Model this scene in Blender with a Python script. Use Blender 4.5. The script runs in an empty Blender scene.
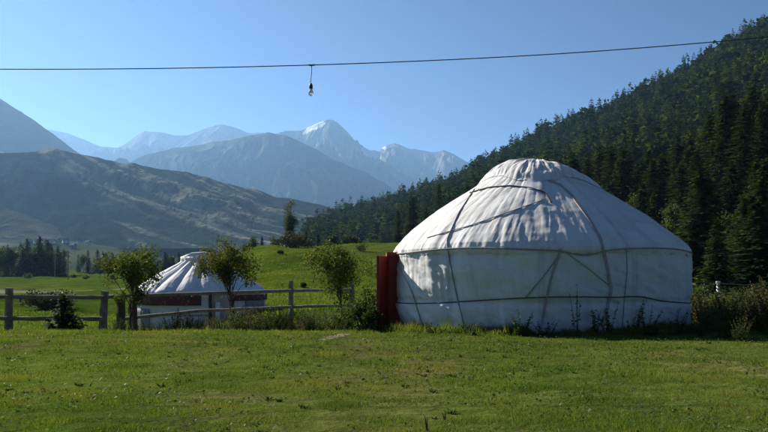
import bpy, math, random
import numpy as np
from mathutils import Vector
R = math.radians
rnd = random.Random(7)
rs = np.random.RandomState(11)
S = bpy.context.scene
COL = S.collection

# ------------------------------------------------------------------ camera
F, PX, PY0, EYE = 850.0, 384.0, 275.0, 1.09      # focal length and horizon in photo pixels, eye height
cd = bpy.data.cameras.new('camera'); cam = bpy.data.objects.new('camera', cd); COL.objects.link(cam)
cam.location = (0, 0, EYE); cam.rotation_euler = (R(90), 0, 0)
cd.sensor_width = 36; cd.lens = F / 768 * 36; cd.shift_y = (PY0 - 216) / 768
cd.clip_start = 0.1; cd.clip_end = 60000
S.camera = cam

# ------------------------------------------------------------------ sky, sun, exposure
SUN_EL, SUN_AZ = 30.0, 44.0          # azimuth counted from +Y towards -X
w = bpy.data.worlds.new('World'); S.world = w; w.use_nodes = True
nt = w.node_tree; bg = nt.nodes['Background']
sky = nt.nodes.new('ShaderNodeTexSky'); sky.sky_type = 'NISHITA'; sky.sun_disc = False
sky.sun_elevation = R(SUN_EL); sky.sun_rotation = R(-SUN_AZ)
sky.altitude = 2500; sky.air_density = 0.85; sky.dust_density = 0.3; sky.ozone_density = 2.0
_s = nt.nodes.new('ShaderNodeVectorMath'); _s.operation = 'SCALE'; _s.inputs['Scale'].default_value = .1
_g = nt.nodes.new('ShaderNodeGamma'); _g.inputs[1].default_value = 1.4
_h = nt.nodes.new('ShaderNodeVectorMath'); _h.operation = 'SCALE'; _h.inputs['Scale'].default_value = 10
nt.links.new(sky.outputs[0], _s.inputs[0]); nt.links.new(_s.outputs[0], _g.inputs[0]); nt.links.new(_g.outputs[0], _h.inputs[0])
nt.links.new(_h.outputs[0], bg.inputs[0]); bg.inputs[1].default_value = 0.05
sd = bpy.data.lights.new('sun', 'SUN'); sd.energy = 5.0; sd.angle = R(0.53); sd.color = (1, .93, .82)
so = bpy.data.objects.new('sun', sd); COL.objects.link(so)
sdir = Vector((-math.sin(R(SUN_AZ)) * math.cos(R(SUN_EL)), math.cos(R(SUN_AZ)) * math.cos(R(SUN_EL)), math.sin(R(SUN_EL))))
so.rotation_euler = (-sdir).to_track_quat('-Z', 'Y').to_euler(); so.location = (0, 0, 60)
vs = S.view_settings; vs.view_transform = 'Standard'; vs.look = 'None'; vs.gamma = 1; vs.use_curve_mapping = False
vs.exposure = 1.12
S.cycles.volume_bounces = 0
S.cycles.max_bounces = 6

# ------------------------------------------------------------------ helpers
def at(px, py, Y):
    return Vector(((px - PX) * Y / F, Y, EYE + (PY0 - py) * Y / F))

def _h(x, y, s):
    n = (x.astype(np.int64) * 374761393 + y.astype(np.int64) * 668265263 + s * 1274126177) & 0xffffffff
    n = ((n ^ (n >> 13)) * 1274126177) & 0xffffffff
    return ((n ^ (n >> 16)) & 0xffff) / 65535.0
def vnoise(x, y, s=0):
    x = np.asarray(x, float); y = np.asarray(y, float)
    x, y = np.broadcast_arrays(x, y)
    xi, yi = np.floor(x), np.floor(y); fx, fy = x - xi, y - yi
    fx = fx*fx*fx*(fx*(fx*6-15)+10); fy = fy*fy*fy*(fy*(fy*6-15)+10)
    a, b = _h(xi, yi, s), _h(xi+1, yi, s); c, d = _h(xi, yi+1, s), _h(xi+1, yi+1, s)
    return (a*(1-fx)+b*fx)*(1-fy) + (c*(1-fx)+d*fx)*fy - .5
def fbm(x, y, o=4, s=0, g=.5):
    t, a = 0, 1.0
    for i in range(o):
        t = t + a*vnoise(np.asarray(x)*2**i + 17.3*i, np.asarray(y)*2**i - 9.1*i, s+i); a *= g
    return t
def ridged(x, y, o=5, s=0, g=.5):
    t, a = 0, 1.0
    for i in range(o):
        t = t + a*(1 - 4*np.abs(vnoise(np.asarray(x)*2**i + 5.7*i, np.asarray(y)*2**i + 3.3*i, s+i))); a *= g
    return t*.5
def sst(a, b, x):
    t = np.clip((x-a)/(b-a), 0, 1); return t*t*(3-2*t)

def tag(o, label=None, cat=None, group=None, kind=None):
    if label: o['label'] = label
    if cat: o['category'] = cat
    if group: o['group'] = group
    if kind: o['kind'] = kind
    return o
def empty(name, loc, rz=0.0):
    o = bpy.data.objects.new(name, None); COL.objects.link(o); o.location = loc; o.rotation_euler = (0, 0, rz)
    o.empty_display_size = .2
    return o
def link_mesh(name, me, mat, parent=None):
    o = bpy.data.objects.new(name, me); COL.objects.link(o)
    if mat: me.materials.append(mat)
    if parent: o.parent = parent
    return o
def np_mesh(name, V, K, smooth=False):
    """V (n*K,3): n separate K-gons"""
    V = np.ascontiguousarray(V, dtype=np.float32).reshape(-1, 3); n = len(V)//K
    me = bpy.data.meshes.new(name); me.vertices.add(len(V)); me.vertices.foreach_set('co', V.ravel())
    me.loops.add(len(V)); me.loops.foreach_set('vertex_index', np.arange(len(V), dtype=np.int32))
    me.polygons.add(n); me.polygons.foreach_set('loop_start', np.arange(0, len(V), K, dtype=np.int32))
    me.polygons.foreach_set('loop_total', np.full(n, K, dtype=np.int32))
    me.update(calc_edges=True)
    if smooth: me.polygons.foreach_set('use_smooth', np.ones(n, dtype=bool))
    return me
def grid_mesh(name, P, closed=False, smooth=True):
    """P (a,b,3) grid; closed joins the last column of b to the first"""
    a, b = P.shape[:2]; idx = np.arange(a*b).reshape(a, b)
    if closed: idx = np.concatenate([idx, idx[:, :1]], 1)
    q = np.stack([idx[:-1, :-1], idx[:-1, 1:], idx[1:, 1:], idx[1:, :-1]], -1).reshape(-1, 4)
    me = bpy.data.meshes.new(name); me.vertices.add(a*b); me.vertices.foreach_set('co', P.astype(np.float32).ravel())
    me.loops.add(q.size); me.loops.foreach_set('vertex_index', q.astype(np.int32).ravel())
    me.polygons.add(len(q)); me.polygons.foreach_set('loop_start', np.arange(0, q.size, 4, dtype=np.int32))
    me.polygons.foreach_set('loop_total', np.full(len(q), 4, dtype=np.int32))
    me.update(calc_edges=True)
    me.polygons.foreach_set('use_smooth', np.full(len(q), smooth, dtype=bool))
    return me
def color_attr(me, C):
    at_ = me.color_attributes.new('col', 'FLOAT_COLOR', 'POINT')
    c = np.ones((len(me.vertices), 4), np.float32); c[:, :3] = C.reshape(-1, 3)
    at_.data.foreach_set('color', c.ravel())

class MB:
    def __init__(s): s.v = []; s.f = []
    def add(s, vs_, fs): n = len(s.v); s.v += [tuple(v) for v in vs_]; s.f += [tuple(i+n for i in f) for f in fs]; return s
    def box(s, c, d, rz=0, bev=0, rx=0, taper=1):
        x, y, z = d[0]/2, d[1]/2, d[2]/2
        out = []
        for dz in (-z, z):
            k = 1 if dz < 0 else taper
            for a, b in ((-x, -y), (x, -y), (x, y), (-x, y)):
                v = Vector((a*k, b*k, dz))
                if rx: v.rotate(__import__('mathutils').Euler((rx, 0, 0)))
                v.rotate(__import__('mathutils').Euler((0, 0, rz)))
                out.append(Vector(c)+v)
        return s.add(out, [(3,2,1,0),(4,5,6,7),(0,1,5,4),(1,2,6,5),(2,3,7,6),(3,0,4,7)])
    def tube(s, pts, rad, seg=8, cap=True, wob=0):
        pts = [Vector(p) for p in pts]; n = len(pts)
        rad = [rad]*n if not hasattr(rad, '__len__') else rad
        out = []; up = Vector((.13, .21, .97))
        for i, p in enumerate(pts):
            t = (pts[min(i+1, n-1)] - pts[max(i-1, 0)]).normalized()
            a = t.cross(up)
            if a.length < .1: a = t.cross(Vector((1, 0, 0)))
            a.normalize(); b = t.cross(a)
            for k in range(seg):
                th = 2*math.pi*k/seg; r = rad[i]*(1+wob*rnd.uniform(-1, 1))
                out.append(p + a*math.cos(th)*r + b*math.sin(th)*r)
        f = [(i*seg+k, i*seg+(k+1) % seg, (i+1)*seg+(k+1) % seg, (i+1)*seg+k) for i in range(n-1) for k in range(seg)]
        if cap: f += [tuple(range(seg))[::-1], tuple((n-1)*seg+k for k in range(seg))]
        return s.add(out, f)
    def build(s, name, mat, parent=None, smooth=False):
        me = bpy.data.meshes.new(name); me.from_pydata(s.v, [], s.f); me.update()
        if smooth: me.polygons.foreach_set('use_smooth', np.ones(len(me.polygons), dtype=bool))
        return link_mesh(name, me, mat, parent)

def copy_thing(root, loc, rz=0, sc=(1, 1, 1)):
    r = root.copy(); COL.objects.link(r); r.location = loc; r.rotation_euler = (0, 0, rz); r.scale = sc
    for ch in root.children:
        c = ch.copy(); COL.objects.link(c); c.parent = r
    return r

# ------------------------------------------------------------------ materials
def new_mat(name):
    m = bpy.data.materials.new(name); m.use_nodes = True; t = m.node_tree
    return m, t, t.nodes['Principled BSDF'], t.nodes['Material Output']
def N(t, kind, **k):
    n = t.nodes.new(kind)
    for a, b in k.items():
        if a in n.inputs.keys(): n.inputs[a].default_value = b
        else: setattr(n, a, b)
    return n
def ramp(t, fac, stops):
    r = t.nodes.new('ShaderNodeValToRGB'); e = r.color_ramp.elements
    while len(e) < len(stops): e.new(.5)
    for i, (p, c) in enumerate(stops): e[i].position = p; e[i].color = (*c, 1)
    t.links.new(fac, r.inputs[0]); return r.outputs[0]
def coords(t, scale=(1, 1, 1)):
    c = t.nodes.new('ShaderNodeTexCoord'); m = t.nodes.new('ShaderNodeMapping'); m.inputs['Scale'].default_value = scale
    t.links.new(c.outputs['Object'], m.inputs[0]); return m.outputs[0]
def noise_fac(t, scale, detail=4, vec=None, rough=.6):
    n = N(t, 'ShaderNodeTexNoise', Scale=scale, Detail=detail, Roughness=rough)
    if vec is not None: t.links.new(vec, n.inputs['Vector'])
    return n.outputs['Fac']
def bump(t, b, fac, strength, dist):
    n = N(t, 'ShaderNodeBump', Strength=strength, Distance=dist); t.links.new(fac, n.inputs['Height'])
    t.links.new(n.outputs[0], b.inputs['Normal']); return n
def simple(name, c1, c2, scale=8, rough=.8, bs=.3, bd=.01, stretch=(1, 1, 1), spec=.3, metal=0):
    m, t, b, o = new_mat(name); v = coords(t, stretch); f = noise_fac(t, scale, 5, v)
    t.links.new(ramp(t, f, [(.3, c1), (.7, c2)]), b.inputs['Base Color']); b.inputs['Roughness'].default_value = rough
    b.inputs['Specular IOR Level'].default_value = spec; b.inputs['Metallic'].default_value = metal
    bump(t, b, f, bs, bd); return m
def leafy(name, cols, trans=.35, scale=1.2, rough=.6, tcol=(1.4, 1.3, .6), spec=.08, rw=1.):
    """foliage: colour from a random value per leaf and a broad noise, thin leaves let light through"""
    m, t, b, o = new_mat(name)
    g = t.nodes.new('ShaderNodeNewGeometry'); v = coords(t); f = noise_fac(t, scale, 2, v)
    mx = N(t, 'ShaderNodeMath', operation='ADD'); m0 = N(t, 'ShaderNodeMapRange'); t.links.new(g.outputs['Random Per Island'], m0.inputs[0]); m0.inputs[3].default_value = .5-.5*rw; m0.inputs[4].default_value = .5+.5*rw
    m1 = N(t, 'ShaderNodeMapRange'); t.links.new(f, m1.inputs[0]); m1.inputs[1].default_value = .35; m1.inputs[2].default_value = .65
    t.links.new(m0.outputs[0], mx.inputs[0]); t.links.new(m1.outputs[0], mx.inputs[1])
    m2 = N(t, 'ShaderNodeMath', operation='MULTIPLY'); t.links.new(mx.outputs[0], m2.inputs[0]); m2.inputs[1].default_value = .5
    k = len(cols)
    c = ramp(t, m2.outputs[0], [(.15 + .7*i/(k-1), cc) for i, cc in enumerate(cols)])
    t.links.new(c, b.inputs['Base Color']); b.inputs['Roughness'].default_value = rough; b.inputs['Specular IOR Level'].default_value = spec
    tr = t.nodes.new('ShaderNodeBsdfTranslucent'); mm = t.nodes.new('ShaderNodeVectorMath'); mm.operation = 'MULTIPLY'
    t.links.new(c, mm.inputs[0]); mm.inputs[1].default_value = tcol; t.links.new(mm.outputs[0], tr.inputs[0])
    ms = t.nodes.new('ShaderNodeMixShader'); ms.inputs[0].default_value = trans
    t.links.new(b.outputs[0], ms.inputs[1]); t.links.new(tr.outputs[0], ms.inputs[2]); t.links.new(ms.outputs[0], o.inputs[0])
    return m
def terrain_mat(name, s1, s2, rough=.95, bs=.6, bd=1.0, lo=.6, hi=1.35):
    m, t, b, o = new_mat(name); a = t.nodes.new('ShaderNodeAttribute'); a.attribute_name = 'col'
    v = coords(t); f1 = noise_fac(t, s1, 8, v, .65); f2 = noise_fac(t, s2, 4, v, .6)
    ad = N(t, 'ShaderNodeMath', operation='ADD'); t.links.new(f1, ad.inputs[0]); t.links.new(f2, ad.inputs[1])
    mr = N(t, 'ShaderNodeMapRange'); t.links.new(ad.outputs[0], mr.inputs[0])
    for i, x in enumerate((.7, 1.3, lo, hi)): mr.inputs[1+i].default_value = x
    mm = t.nodes.new('ShaderNodeVectorMath'); mm.operation = 'SCALE'; t.links.new(a.outputs['Color'], mm.inputs[0]); t.links.new(mr.outputs[0], mm.inputs['Scale'])
    t.links.new(mm.outputs[0], b.inputs['Base Color']); b.inputs['Roughness'].default_value = rough; b.inputs['Specular IOR Level'].default_value = 0
    bump(t, b, f1, bs, bd); return m

M = {}
M['ground'] = terrain_mat('meadow', 3.0, .35, bs=1., bd=.12, lo=.45, hi=1.5)
M['hill'] = terrain_mat('hillside', .02, .004, bs=1, bd=20)
M['peak'] = terrain_mat('mountain', .006, .0012, bs=1, bd=60)
M['needles'] = leafy('needles', [(.008, .020, .007), (.022, .044, .012), (.065, .095, .022)], .25, .35, .7, (1.4, 1.3, .4), .08)
M['needles_far'] = leafy('needles_far', [(.005, .013, .005), (.020, .040, .010), (.085, .115, .024)], .25, .09, .8, (1.4, 1.3, .4), 0, .6)
M['birch'] = leafy('birch_leaves', [(.03, .055, .016), (.055, .095, .026), (.09, .12, .035)], .3, .3)
M['bark'] = simple('bark', (.05, .038, .028), (.11, .085, .065), 20, stretch=(4, 4, 1))
M['apple'] = leafy('young_tree_leaves', [(.03, .05, .010), (.055, .085, .016), (.10, .125, .03)], .38, 1.5, .65, (1.5, 1.4, .5), .12)
M['autumn'] = leafy('turning_leaves', [(.035, .055, .010), (.06, .085, .016), (.12, .12, .025)], .38, 1.5, .65, (1.5, 1.3, .5), .12)
M['shrub'] = leafy('shrub_leaves', [(.022, .042, .014), (.046, .078, .022), (.085, .115, .035)], .3, 1.5)
M['weed'] = leafy('weed_leaves', [(.03, .05, .015), (.06, .085, .025), (.13, .13, .05)], .35, 1.0)
M['drystem'] = leafy('dry_stems', [(.07, .065, .035), (.13, .11, .06), (.14, .10, .07)], .2, 2)
M['grass'] = leafy('grass_blades', [(.040, .068, .011), (.066, .114, .020), (.105, .15, .030), (.16, .15, .06)], .45, .8, .7, (1.4, 1.35, .5), .08)
M['clover'] = leafy('clover_leaves', [(.04, .075, .018), (.065, .11, .025), (.10, .15, .04)], .35, 2)
M['apple_skin'] = simple('apple_skin', (.16, .02, .012), (.22, .05, .02), 30, .4)
M['petal'] = simple('petals', (.6, .6, .55), (.75, .75, .7))
M['brownbush'] = leafy('brown_scrub', [(.022, .034, .013), (.042, .052, .02), (.065, .062, .028)], .2, .3)
M['wood'] = simple('weathered_wood', (.10, .085, .07), (.24, .21, .18), 6, .85, .8, .01, (1, 1, 1))
M['darkwood'] = simple('dark_wood', (.035, .028, .024), (.08, .06, .05), 8, .8, .6, .01)
M['wire'] = simple('wire', (.03, .03, .03), (.05, .05, .05), 20, .5)
M['soil'] = simple('soil', (.085, .06, .032), (.135, .095, .052), 9, .95, .8, .03)
M['heap'] = simple('heap', (.05, .042, .03), (.13, .11, .085), 3, .95, 1, .15)

def cloth_mat(name, c1, c2, trans=.12, stain=.5, panels=False):
    m, t, b, o = new_mat(name); v = coords(t)
    big = noise_fac(t, .9, 6, v, .65); sm = noise_fac(t, 60, 3, v); vs2 = coords(t, (1, 1, .25)); st = noise_fac(t, 5, 5, vs2, .7)
    ad = N(t, 'ShaderNodeMath', operation='ADD'); t.links.new(big, ad.inputs[0]); t.links.new(st, ad.inputs[1])
    mu = N(t, 'ShaderNodeMath', operation='MULTIPLY'); t.links.new(ad.outputs[0], mu.inputs[0]); mu.inputs[1].default_value = .5
    c = ramp(t, mu.outputs[0], [(.32, c1), (.52, c2)])
    if panels:
        a = t.nodes.new('ShaderNodeAttribute'); a.attribute_name = 'col'; vm = t.nodes.new('ShaderNodeVectorMath'); vm.operation = 'MULTIPLY'
        t.links.new(c, vm.inputs[0]); t.links.new(a.outputs['Color'], vm.inputs[1]); c = vm.outputs[0]
    t.links.new(c, b.inputs['Base Color'])
    b.inputs['Roughness'].default_value = .8; b.inputs['Specular IOR Level'].default_value = .2
    wr = noise_fac(t, 2.2, 5, coords(t, (1, 1, .6)), .55)
    b1 = N(t, 'ShaderNodeBump', Strength=.35, Distance=.04); t.links.new(wr, b1.inputs['Height'])
    b2 = N(t, 'ShaderNodeBump', Strength=.3, Distance=.004); t.links.new(sm, b2.inputs['Height']); t.links.new(b1.outputs[0], b2.inputs['Normal'])
    t.links.new(b2.outputs[0], b.inputs['Normal'])
    return m
M['canvas'] = cloth_mat('white_canvas', (.58, .57, .56), (.76, .76, .75), panels=True)
M['canvas_wall'] = cloth_mat('wall_canvas', (.60, .60, .59), (.74, .74, .74), panels=True)
M['canvas_blue'] = cloth_mat('small_yurt_roof', (.48, .50, .54), (.66, .68, .70))
M['canvas_grey'] = cloth_mat('small_yurt_wall', (.50, .50, .49), (.66, .65, .64))
M['felt'] = cloth_mat('grey_felt', (.13, .12, .11), (.26, .25, .24))
M['rope'] = simple('rope', (.27, .25, .23), (.40, .37, .34), 30, .9)
M['strap'] = simple('strap', (.32, .275, .265), (.46, .40, .39), 20, .9)
M['darkrope'] = simple('dark_rope', (.07, .07, .08), (.13, .125, .13), 30, .9)
M['red'] = simple('red_paint', (.19, .014, .009), (.28, .026, .015), 4, .55, .25, .005, (1, 1, .2), .4)
M['redshade'] = simple('red_trim_paint', (.30, .06, .02), (.42, .10, .03), 4, .55)
M['white'] = simple('white_paint', (.65, .65, .63), (.8, .8, .78), 5, .7)
M['roofmetal'] = simple('roof_sheet', (.12, .125, .14), (.24, .25, .27), .02, .9, spec=0)
M['glass'] = None

# ------------------------------------------------------------------ terrain height
LX = np.array([(-60, 0), (14, 0), (16, -.03), (19.3, -.2), (22.5, -.52), (30, -1.0), (36, -1.25), (60, -1.7), (120, -1.7), (250, -.3), (400, 1.6), (800, 7), (1300, 16), (2500, 40), (16000, 60)])
MX = np.array([(-60, 0), (14, 0), (16, -.03), (19.3, -.2), (22.5, -.5), (30, -.45), (45, -.3), (60, .2), (90, 2.2), (120, 4.4), (150, 6.4), (175, 6.8), (230, 5.5), (400, 6), (800, 9), (1300, 16), (2500, 40), (16000, 60)])
RX = np.array([(-60, 0), (14, 0), (16, -.03), (19.3, -.2), (22.5, -.5), (30, -.7), (60, -.8), (90, -.3), (120, .8), (175, 3), (400, 8), (800, 14), (1300, 22), (2500, 40), (16000, 60)])
EU = np.array([(-.30, 0), (-.20, .002), (-.11, .010), (-.09, .034), (-.064, .046), (.019, .069), (.101, .103), (.136, .114), (.254, .164), (.325, .200), (.376, .226), (.427, .254), (.452, .268), (.62, .31), (2, .33)])
YR = 1000.0
def forest_t(X, Y):
    u = X/np.maximum(Y, 1); yf = np.clip(62/np.maximum(u+.13, .01)*(1-.5*sst(.33, .41, u)), 52, 450)
    return u, yf, np.clip((Y-yf)/(YR-yf), 0, 1)
def ground_z(X, Y):
    X = np.asarray(X, float); Y = np.asarray(Y, float); Yc = np.maximum(Y, 1)
    u = X/Yc
    wgt = sst(-.245, -.13, u)
    w2 = sst(.04, .2, u)
    z = np.interp(Y, LX[:, 0], LX[:, 1])*(1-wgt) + (np.interp(Y, MX[:, 0], MX[:, 1])*(1-w2) + np.interp(Y, RX[:, 0], RX[:, 1])*w2)*wgt
    z = z + sst(-150, -1100, Y)*120*(1+fbm(X/300, Y/300, 4, 12)*.5)  # unseen rise behind the camera, added to hold back sky fill light
    u, yf, t = forest_t(X, Yc)
    E = np.interp(u, EU[:, 0], EU[:, 1])
    E = E*1.0 - .006*sst(-.1, .1, u)
    hz = E*np.minimum(Yc, YR)*(1-(1-t)**1.7)
    hz = hz*np.clip(1-(Yc-YR)/1800, 0, 1)
    hz = hz + sst(.02, .3, t)*(fbm(X/90, Y/90, 3, 5)*16)*np.clip(1-(Yc-YR)/1800, 0, 1)*sst(-.1, .05, u)
    z = z + np.maximum(hz, 0)
    z = z + 34*np.exp(-((X+470)/150)**2-((Y-1220)/200)**2)
    d = np.hypot(X, Y)
    z = z + fbm(X/1.3, Y/1.3, 3, 1)*.035*np.clip(d/8, .4, 1) + fbm(X/14, Y/14, 3, 2)*np.clip((d-24)/60, 0, 1)*1.1 + fbm(X/3.5, Y/3.5, 3, 14)*np.clip((d-24)/60, 0, 1)*.30*np.where(d > 24, 1, 0)
    z = z + fbm(X/200, Y/200, 4, 8)*sst(300, 1200, d)*12
    return z
def gz(x, y): return float(ground_z(np.array([x]), np.array([y]))[0])

def axis(lo, hi, a, n):
    b0, b1 = math.asinh(lo/a), math.asinh(hi/a); return a*np.sinh(np.linspace(b0, b1, n))
gx = axis(-12500, 12500, 8, 560); gy = np.concatenate([np.linspace(-1100, -42, 40), axis(-40, 15500, 8, 460)])
GX, GY = np.meshgrid(gx, gy); GZ = ground_z(GX, GY)
me = grid_mesh('ground', np.stack([GX, GY, GZ], -1))
u, yf, ft = forest_t(GX, np.maximum(GY, 1))
d = np.hypot(GX, GY)
def lerp(a, b, t): return np.asarray(a)*(1-t[..., None]) + np.asarray(b)*t[..., None]
C = lerp((.055, .085, .016), (.085, .115, .022), sst(-.3, .3, fbm(GX/3, GY/3, 3, 20)))
C = lerp(C, (.13, .11, .045), sst(-.05, .4, fbm(GX/2.2, GY/5, 4, 21))*.85*np.clip(1-d/60, .25, 1))
mead = lerp((.042, .074, .008), (.072, .10, .011), sst(-.3, .3, fbm(GX/9, GY/30, 4, 22)))
C = lerp(C, mead, sst(22, 40, d))
C = lerp(C, (.085, .095, .035), sst(.1, .4, fbm(GX/25, GY/60, 3, 23))*sst(60, 150, d)*.6)
floor_ = np.maximum(sst(0, .03, ft)*sst(-.17, -.05, u)*(GY > 5), sst(-40, -90, GY))  # forest floor, plus dark ground added behind the camera to lower fill light
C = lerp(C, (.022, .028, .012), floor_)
far = sst(450, 900, d)*(1-floor_)
C = lerp(C, lerp((.025, .04, .018), (.065, .075, .035), sst(-.2, .4, fbm(GX/90, GY/160, 4, 24))), far)
# cart track across the far meadow on the left
trk = np.exp(-((GY-(150+ (GX+60)*.9+14*np.sin(GX/25)))/5.5)**2)*sst(-140, -100, GX)*(1-sst(-48, -36, GX))
C = lerp(C, (.22, .20, .14), np.clip(trk, 0, 1)*.8)
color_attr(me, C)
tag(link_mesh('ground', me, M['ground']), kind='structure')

# small worn path of bare soil before the gap beside the big yurt
def strip(name, pts, wid, mat, lift=.006):
    P = []
    for i, (x, y) in enumerate(pts):
        w_ = wid[i]; row = []
        for k in range(9):
            a = (k/8-.5)*2; xx = x + a*w_*.9 + .05*math.sin(i*2.1+k); yy = y + a*w_*.25
            row.append((xx, yy, gz(xx, yy)+lift))
        P.append(row)
    return link_mesh(name, grid_mesh(name, np.array(P)), mat)
tag(strip('path', [(-1.04+.026*i+.03*math.sin(i*1.7), 14.3+.17*i) for i in range(14)], [.02+.15*math.sin(math.pi*i/13)**.7 for i in range(14)], M['soil'], .008), kind='structure')

# ------------------------------------------------------------------ mountains
def mountain(name, Yr, pts, slope, rough, colf, mat, lam=None, shear=0., seed=0, nu=420, nt_=150, uext=(-.75, .75), conc=.95, front=None, base=20.):
    p = np.array(pts, float); us = (p[:, 0]-PX)/F; zs = EYE + (PY0-p[:, 1])/F*Yr
    nu = 800
    uu = np.linspace(max(us[0], uext[0]), min(us[-1], uext[1]), nu); H = np.interp(uu, us, zs)
    k = np.ones(7)/7; Hp = np.pad(H, 3, mode='edge'); H = np.convolve(Hp, k, 'valid')
    H = H + ridged(uu*Yr/(Yr*.045), uu*0+seed, 4, seed+40)*Yr*.0030 - Yr*.0024
    D = front or (H.max()-base)/slope
    t = np.sign(np.linspace(-1, .6, nt_))*np.abs(np.linspace(-1, .6, nt_))**1.25
    U, T = np.meshgrid(uu, t); HH = np.meshgrid(H, t)[0]
    Y = Yr + T*D; X = U*Yr + ridged(T*3+seed, U*9, 3, seed+3)*D*.02*np.abs(T)
    lam = lam or D*.16
    q = X + shear*T*D
    n1 = ridged(q/lam + fbm(X/lam, Y/lam, 2, seed)*.5, Y/lam*.28, 7, seed+9, .60)
    g = np.minimum(np.abs(T)*3.2, 1)*np.clip(1.15-np.abs(T), 0, 1)
    Z = base + (HH-base)*(1-np.abs(T)**conc) + (n1-.35)*rough*D*g*np.clip((HH-base)/(H.max()-base), .15, 1)
    Z = np.maximum(Z, np.where(np.abs(T) > .98, base-10, -1))
    P = np.stack([X, Y, Z], -1); me = grid_mesh(name, P)
    ppx = PX + F*X/Y; ppy = PY0 - F*(Z-EYE)/Y
    color_attr(me, colf(X, Y, Z, T, n1, ppx, ppy))
    return tag(link_mesh(name, me, mat), kind='structure')
def c_rock(X, Y, Z, T, n, px, py):
    c = lerp((.07, .075, .05), (.16, .15, .13), sst(-.1, .5, fbm(X/700, Y/700, 4, 60) + (Z-1100)/1500))
    return c
def c_snow(spots):
    def f(X, Y, Z, T, n, px, py):
        c = c_rock(X, Y, Z, T, n, px, py)
        for (sx, sy, a, b, th) in spots:
            dx, dy = px-sx, py-sy; ca, sa = math.cos(th), math.sin(th)
            e = ((dx*ca+dy*sa)/a)**2 + ((-dx*sa+dy*ca)/b)**2 + fbm(X/250, Z/120, 3, 61)*1.1
            c = lerp(c, (.85, .87, .9), 1-sst(.7, 1.0, e))
        return c
    return f
def c_green(X, Y, Z, T, n, px, py):
    g = sst(-.1, .35, fbm(X/420, Y/700, 5, 63) + (n-.5)*.35)
    return lerp((.022, .036, .022), (.10, .118, .07), g)
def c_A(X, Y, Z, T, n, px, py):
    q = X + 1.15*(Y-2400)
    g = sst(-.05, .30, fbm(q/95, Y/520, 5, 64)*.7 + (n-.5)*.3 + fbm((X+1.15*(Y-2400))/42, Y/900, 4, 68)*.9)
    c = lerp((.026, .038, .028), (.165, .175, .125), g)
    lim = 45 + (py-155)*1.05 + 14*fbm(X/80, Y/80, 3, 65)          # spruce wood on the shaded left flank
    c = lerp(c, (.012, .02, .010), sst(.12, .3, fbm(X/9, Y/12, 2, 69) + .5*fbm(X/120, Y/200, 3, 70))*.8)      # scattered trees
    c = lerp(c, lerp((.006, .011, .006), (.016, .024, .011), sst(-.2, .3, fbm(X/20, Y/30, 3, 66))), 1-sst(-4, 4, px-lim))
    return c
def c_G(X, Y, Z, T, n, px, py):
    return lerp((.05, .058, .03), (.15, .135, .075), sst(-.15, .35, fbm(X/90, Y/160, 5, 67)))
mountain('mountain_far_ridge', 11600, [(-300, 118), (-60, 150), (20, 125), (52, 129), (67, 131), (85, 138), (98, 145), (111, 145), (119, 145), (130, 138), (143, 131), (159, 131), (174, 134), (189, 132.5), (206, 126), (222, 122), (233, 126), (248, 131), (260, 129), (300, 140), (380, 150), (480, 190)], .5, .15, c_rock, M['peak'], seed=1)
mountain('mountain_right_peak', 12000, [(330, 190), (360, 165), (372, 156), (378, 151), (383, 145.5), (388, 143), (394, 141.5), (400, 144), (407, 147.5), (420, 149), (433, 151), (439, 150), (444, 148.5), (450, 151), (462, 157), (471, 162), (490, 175), (560, 190), (700, 200)], .55, .20, c_snow([(372, 156, 10, 5, .2), (383, 147, 4, 2, .8)]), M['peak'], seed=2)
mountain('mountain_snow_peak', 10500, [(180, 160), (240, 140), (281, 131), (299, 128), (307, 125), (316, 121.5), (327, 118.5), (333, 120), (338, 122), (347, 130), (357, 141), (368, 147), (376, 154), (395, 166), (414, 176), (425, 181), (445, 190), (500, 215), (600, 240)], .55, .22, c_snow([(317, 125.5, 9, 3.0, -.35), (309, 130, 7, 1.8, -.6), (371, 153, 9, 5, .5)]), M['peak'], seed=3)
mountain('mountain_middle', 7200, [(60, 190), (115, 168), (130, 160), (148, 153), (178, 146), (222, 140), (250, 134), (268, 130.5), (281, 134), (295, 138), (314, 146), (333, 157), (362, 169), (388, 183), (399, 192), (425, 208), (470, 235), (560, 262)], .42, .13, c_green, M['peak'], seed=4, front=2900)
mountain('mountain_left_shoulder', 5200, [(-280, 40), (-120, 60), (-40, 80), (0, 96), (22, 111), (44, 126), (59, 138), (70, 147), (90, 160), (130, 180), (200, 205), (260, 230)], .5, .09, c_green, M['peak'], seed=5)
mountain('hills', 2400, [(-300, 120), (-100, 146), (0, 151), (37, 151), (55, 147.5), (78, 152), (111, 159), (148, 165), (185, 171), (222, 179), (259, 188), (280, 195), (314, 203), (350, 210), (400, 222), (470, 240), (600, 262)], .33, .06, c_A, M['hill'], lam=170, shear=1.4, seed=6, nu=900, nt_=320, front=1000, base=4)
mountain('hills_near_left', 1750, [(-400, 120), (-200, 160), (-60, 190), (0, 203), (22, 212), (48, 223), (70, 232), (95, 239), (130, 246), (170, 254), (260, 266)], .4, .05, c_G, M['hill'], lam=110, seed=7, front=520, base=40)
def build_haze():
    m = bpy.data.materials.new('haze'); m.use_nodes = True; t = m.node_tree; t.nodes.clear()
    o = t.nodes.new('ShaderNodeOutputMaterial'); v = t.nodes.new('ShaderNodeVolumePrincipled')
    v.inputs['Color'].default_value = HAZE_COL; v.inputs['Density'].default_value = HAZE_D; v.inputs['Anisotropy'].default_value = .45
    t.links.new(v.outputs[0], o.inputs['Volume'])
    b = MB().box((0, 7160, 1018), (26800, 17000, 2046)); tag(b.build('haze', m), kind='stuff')
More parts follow.
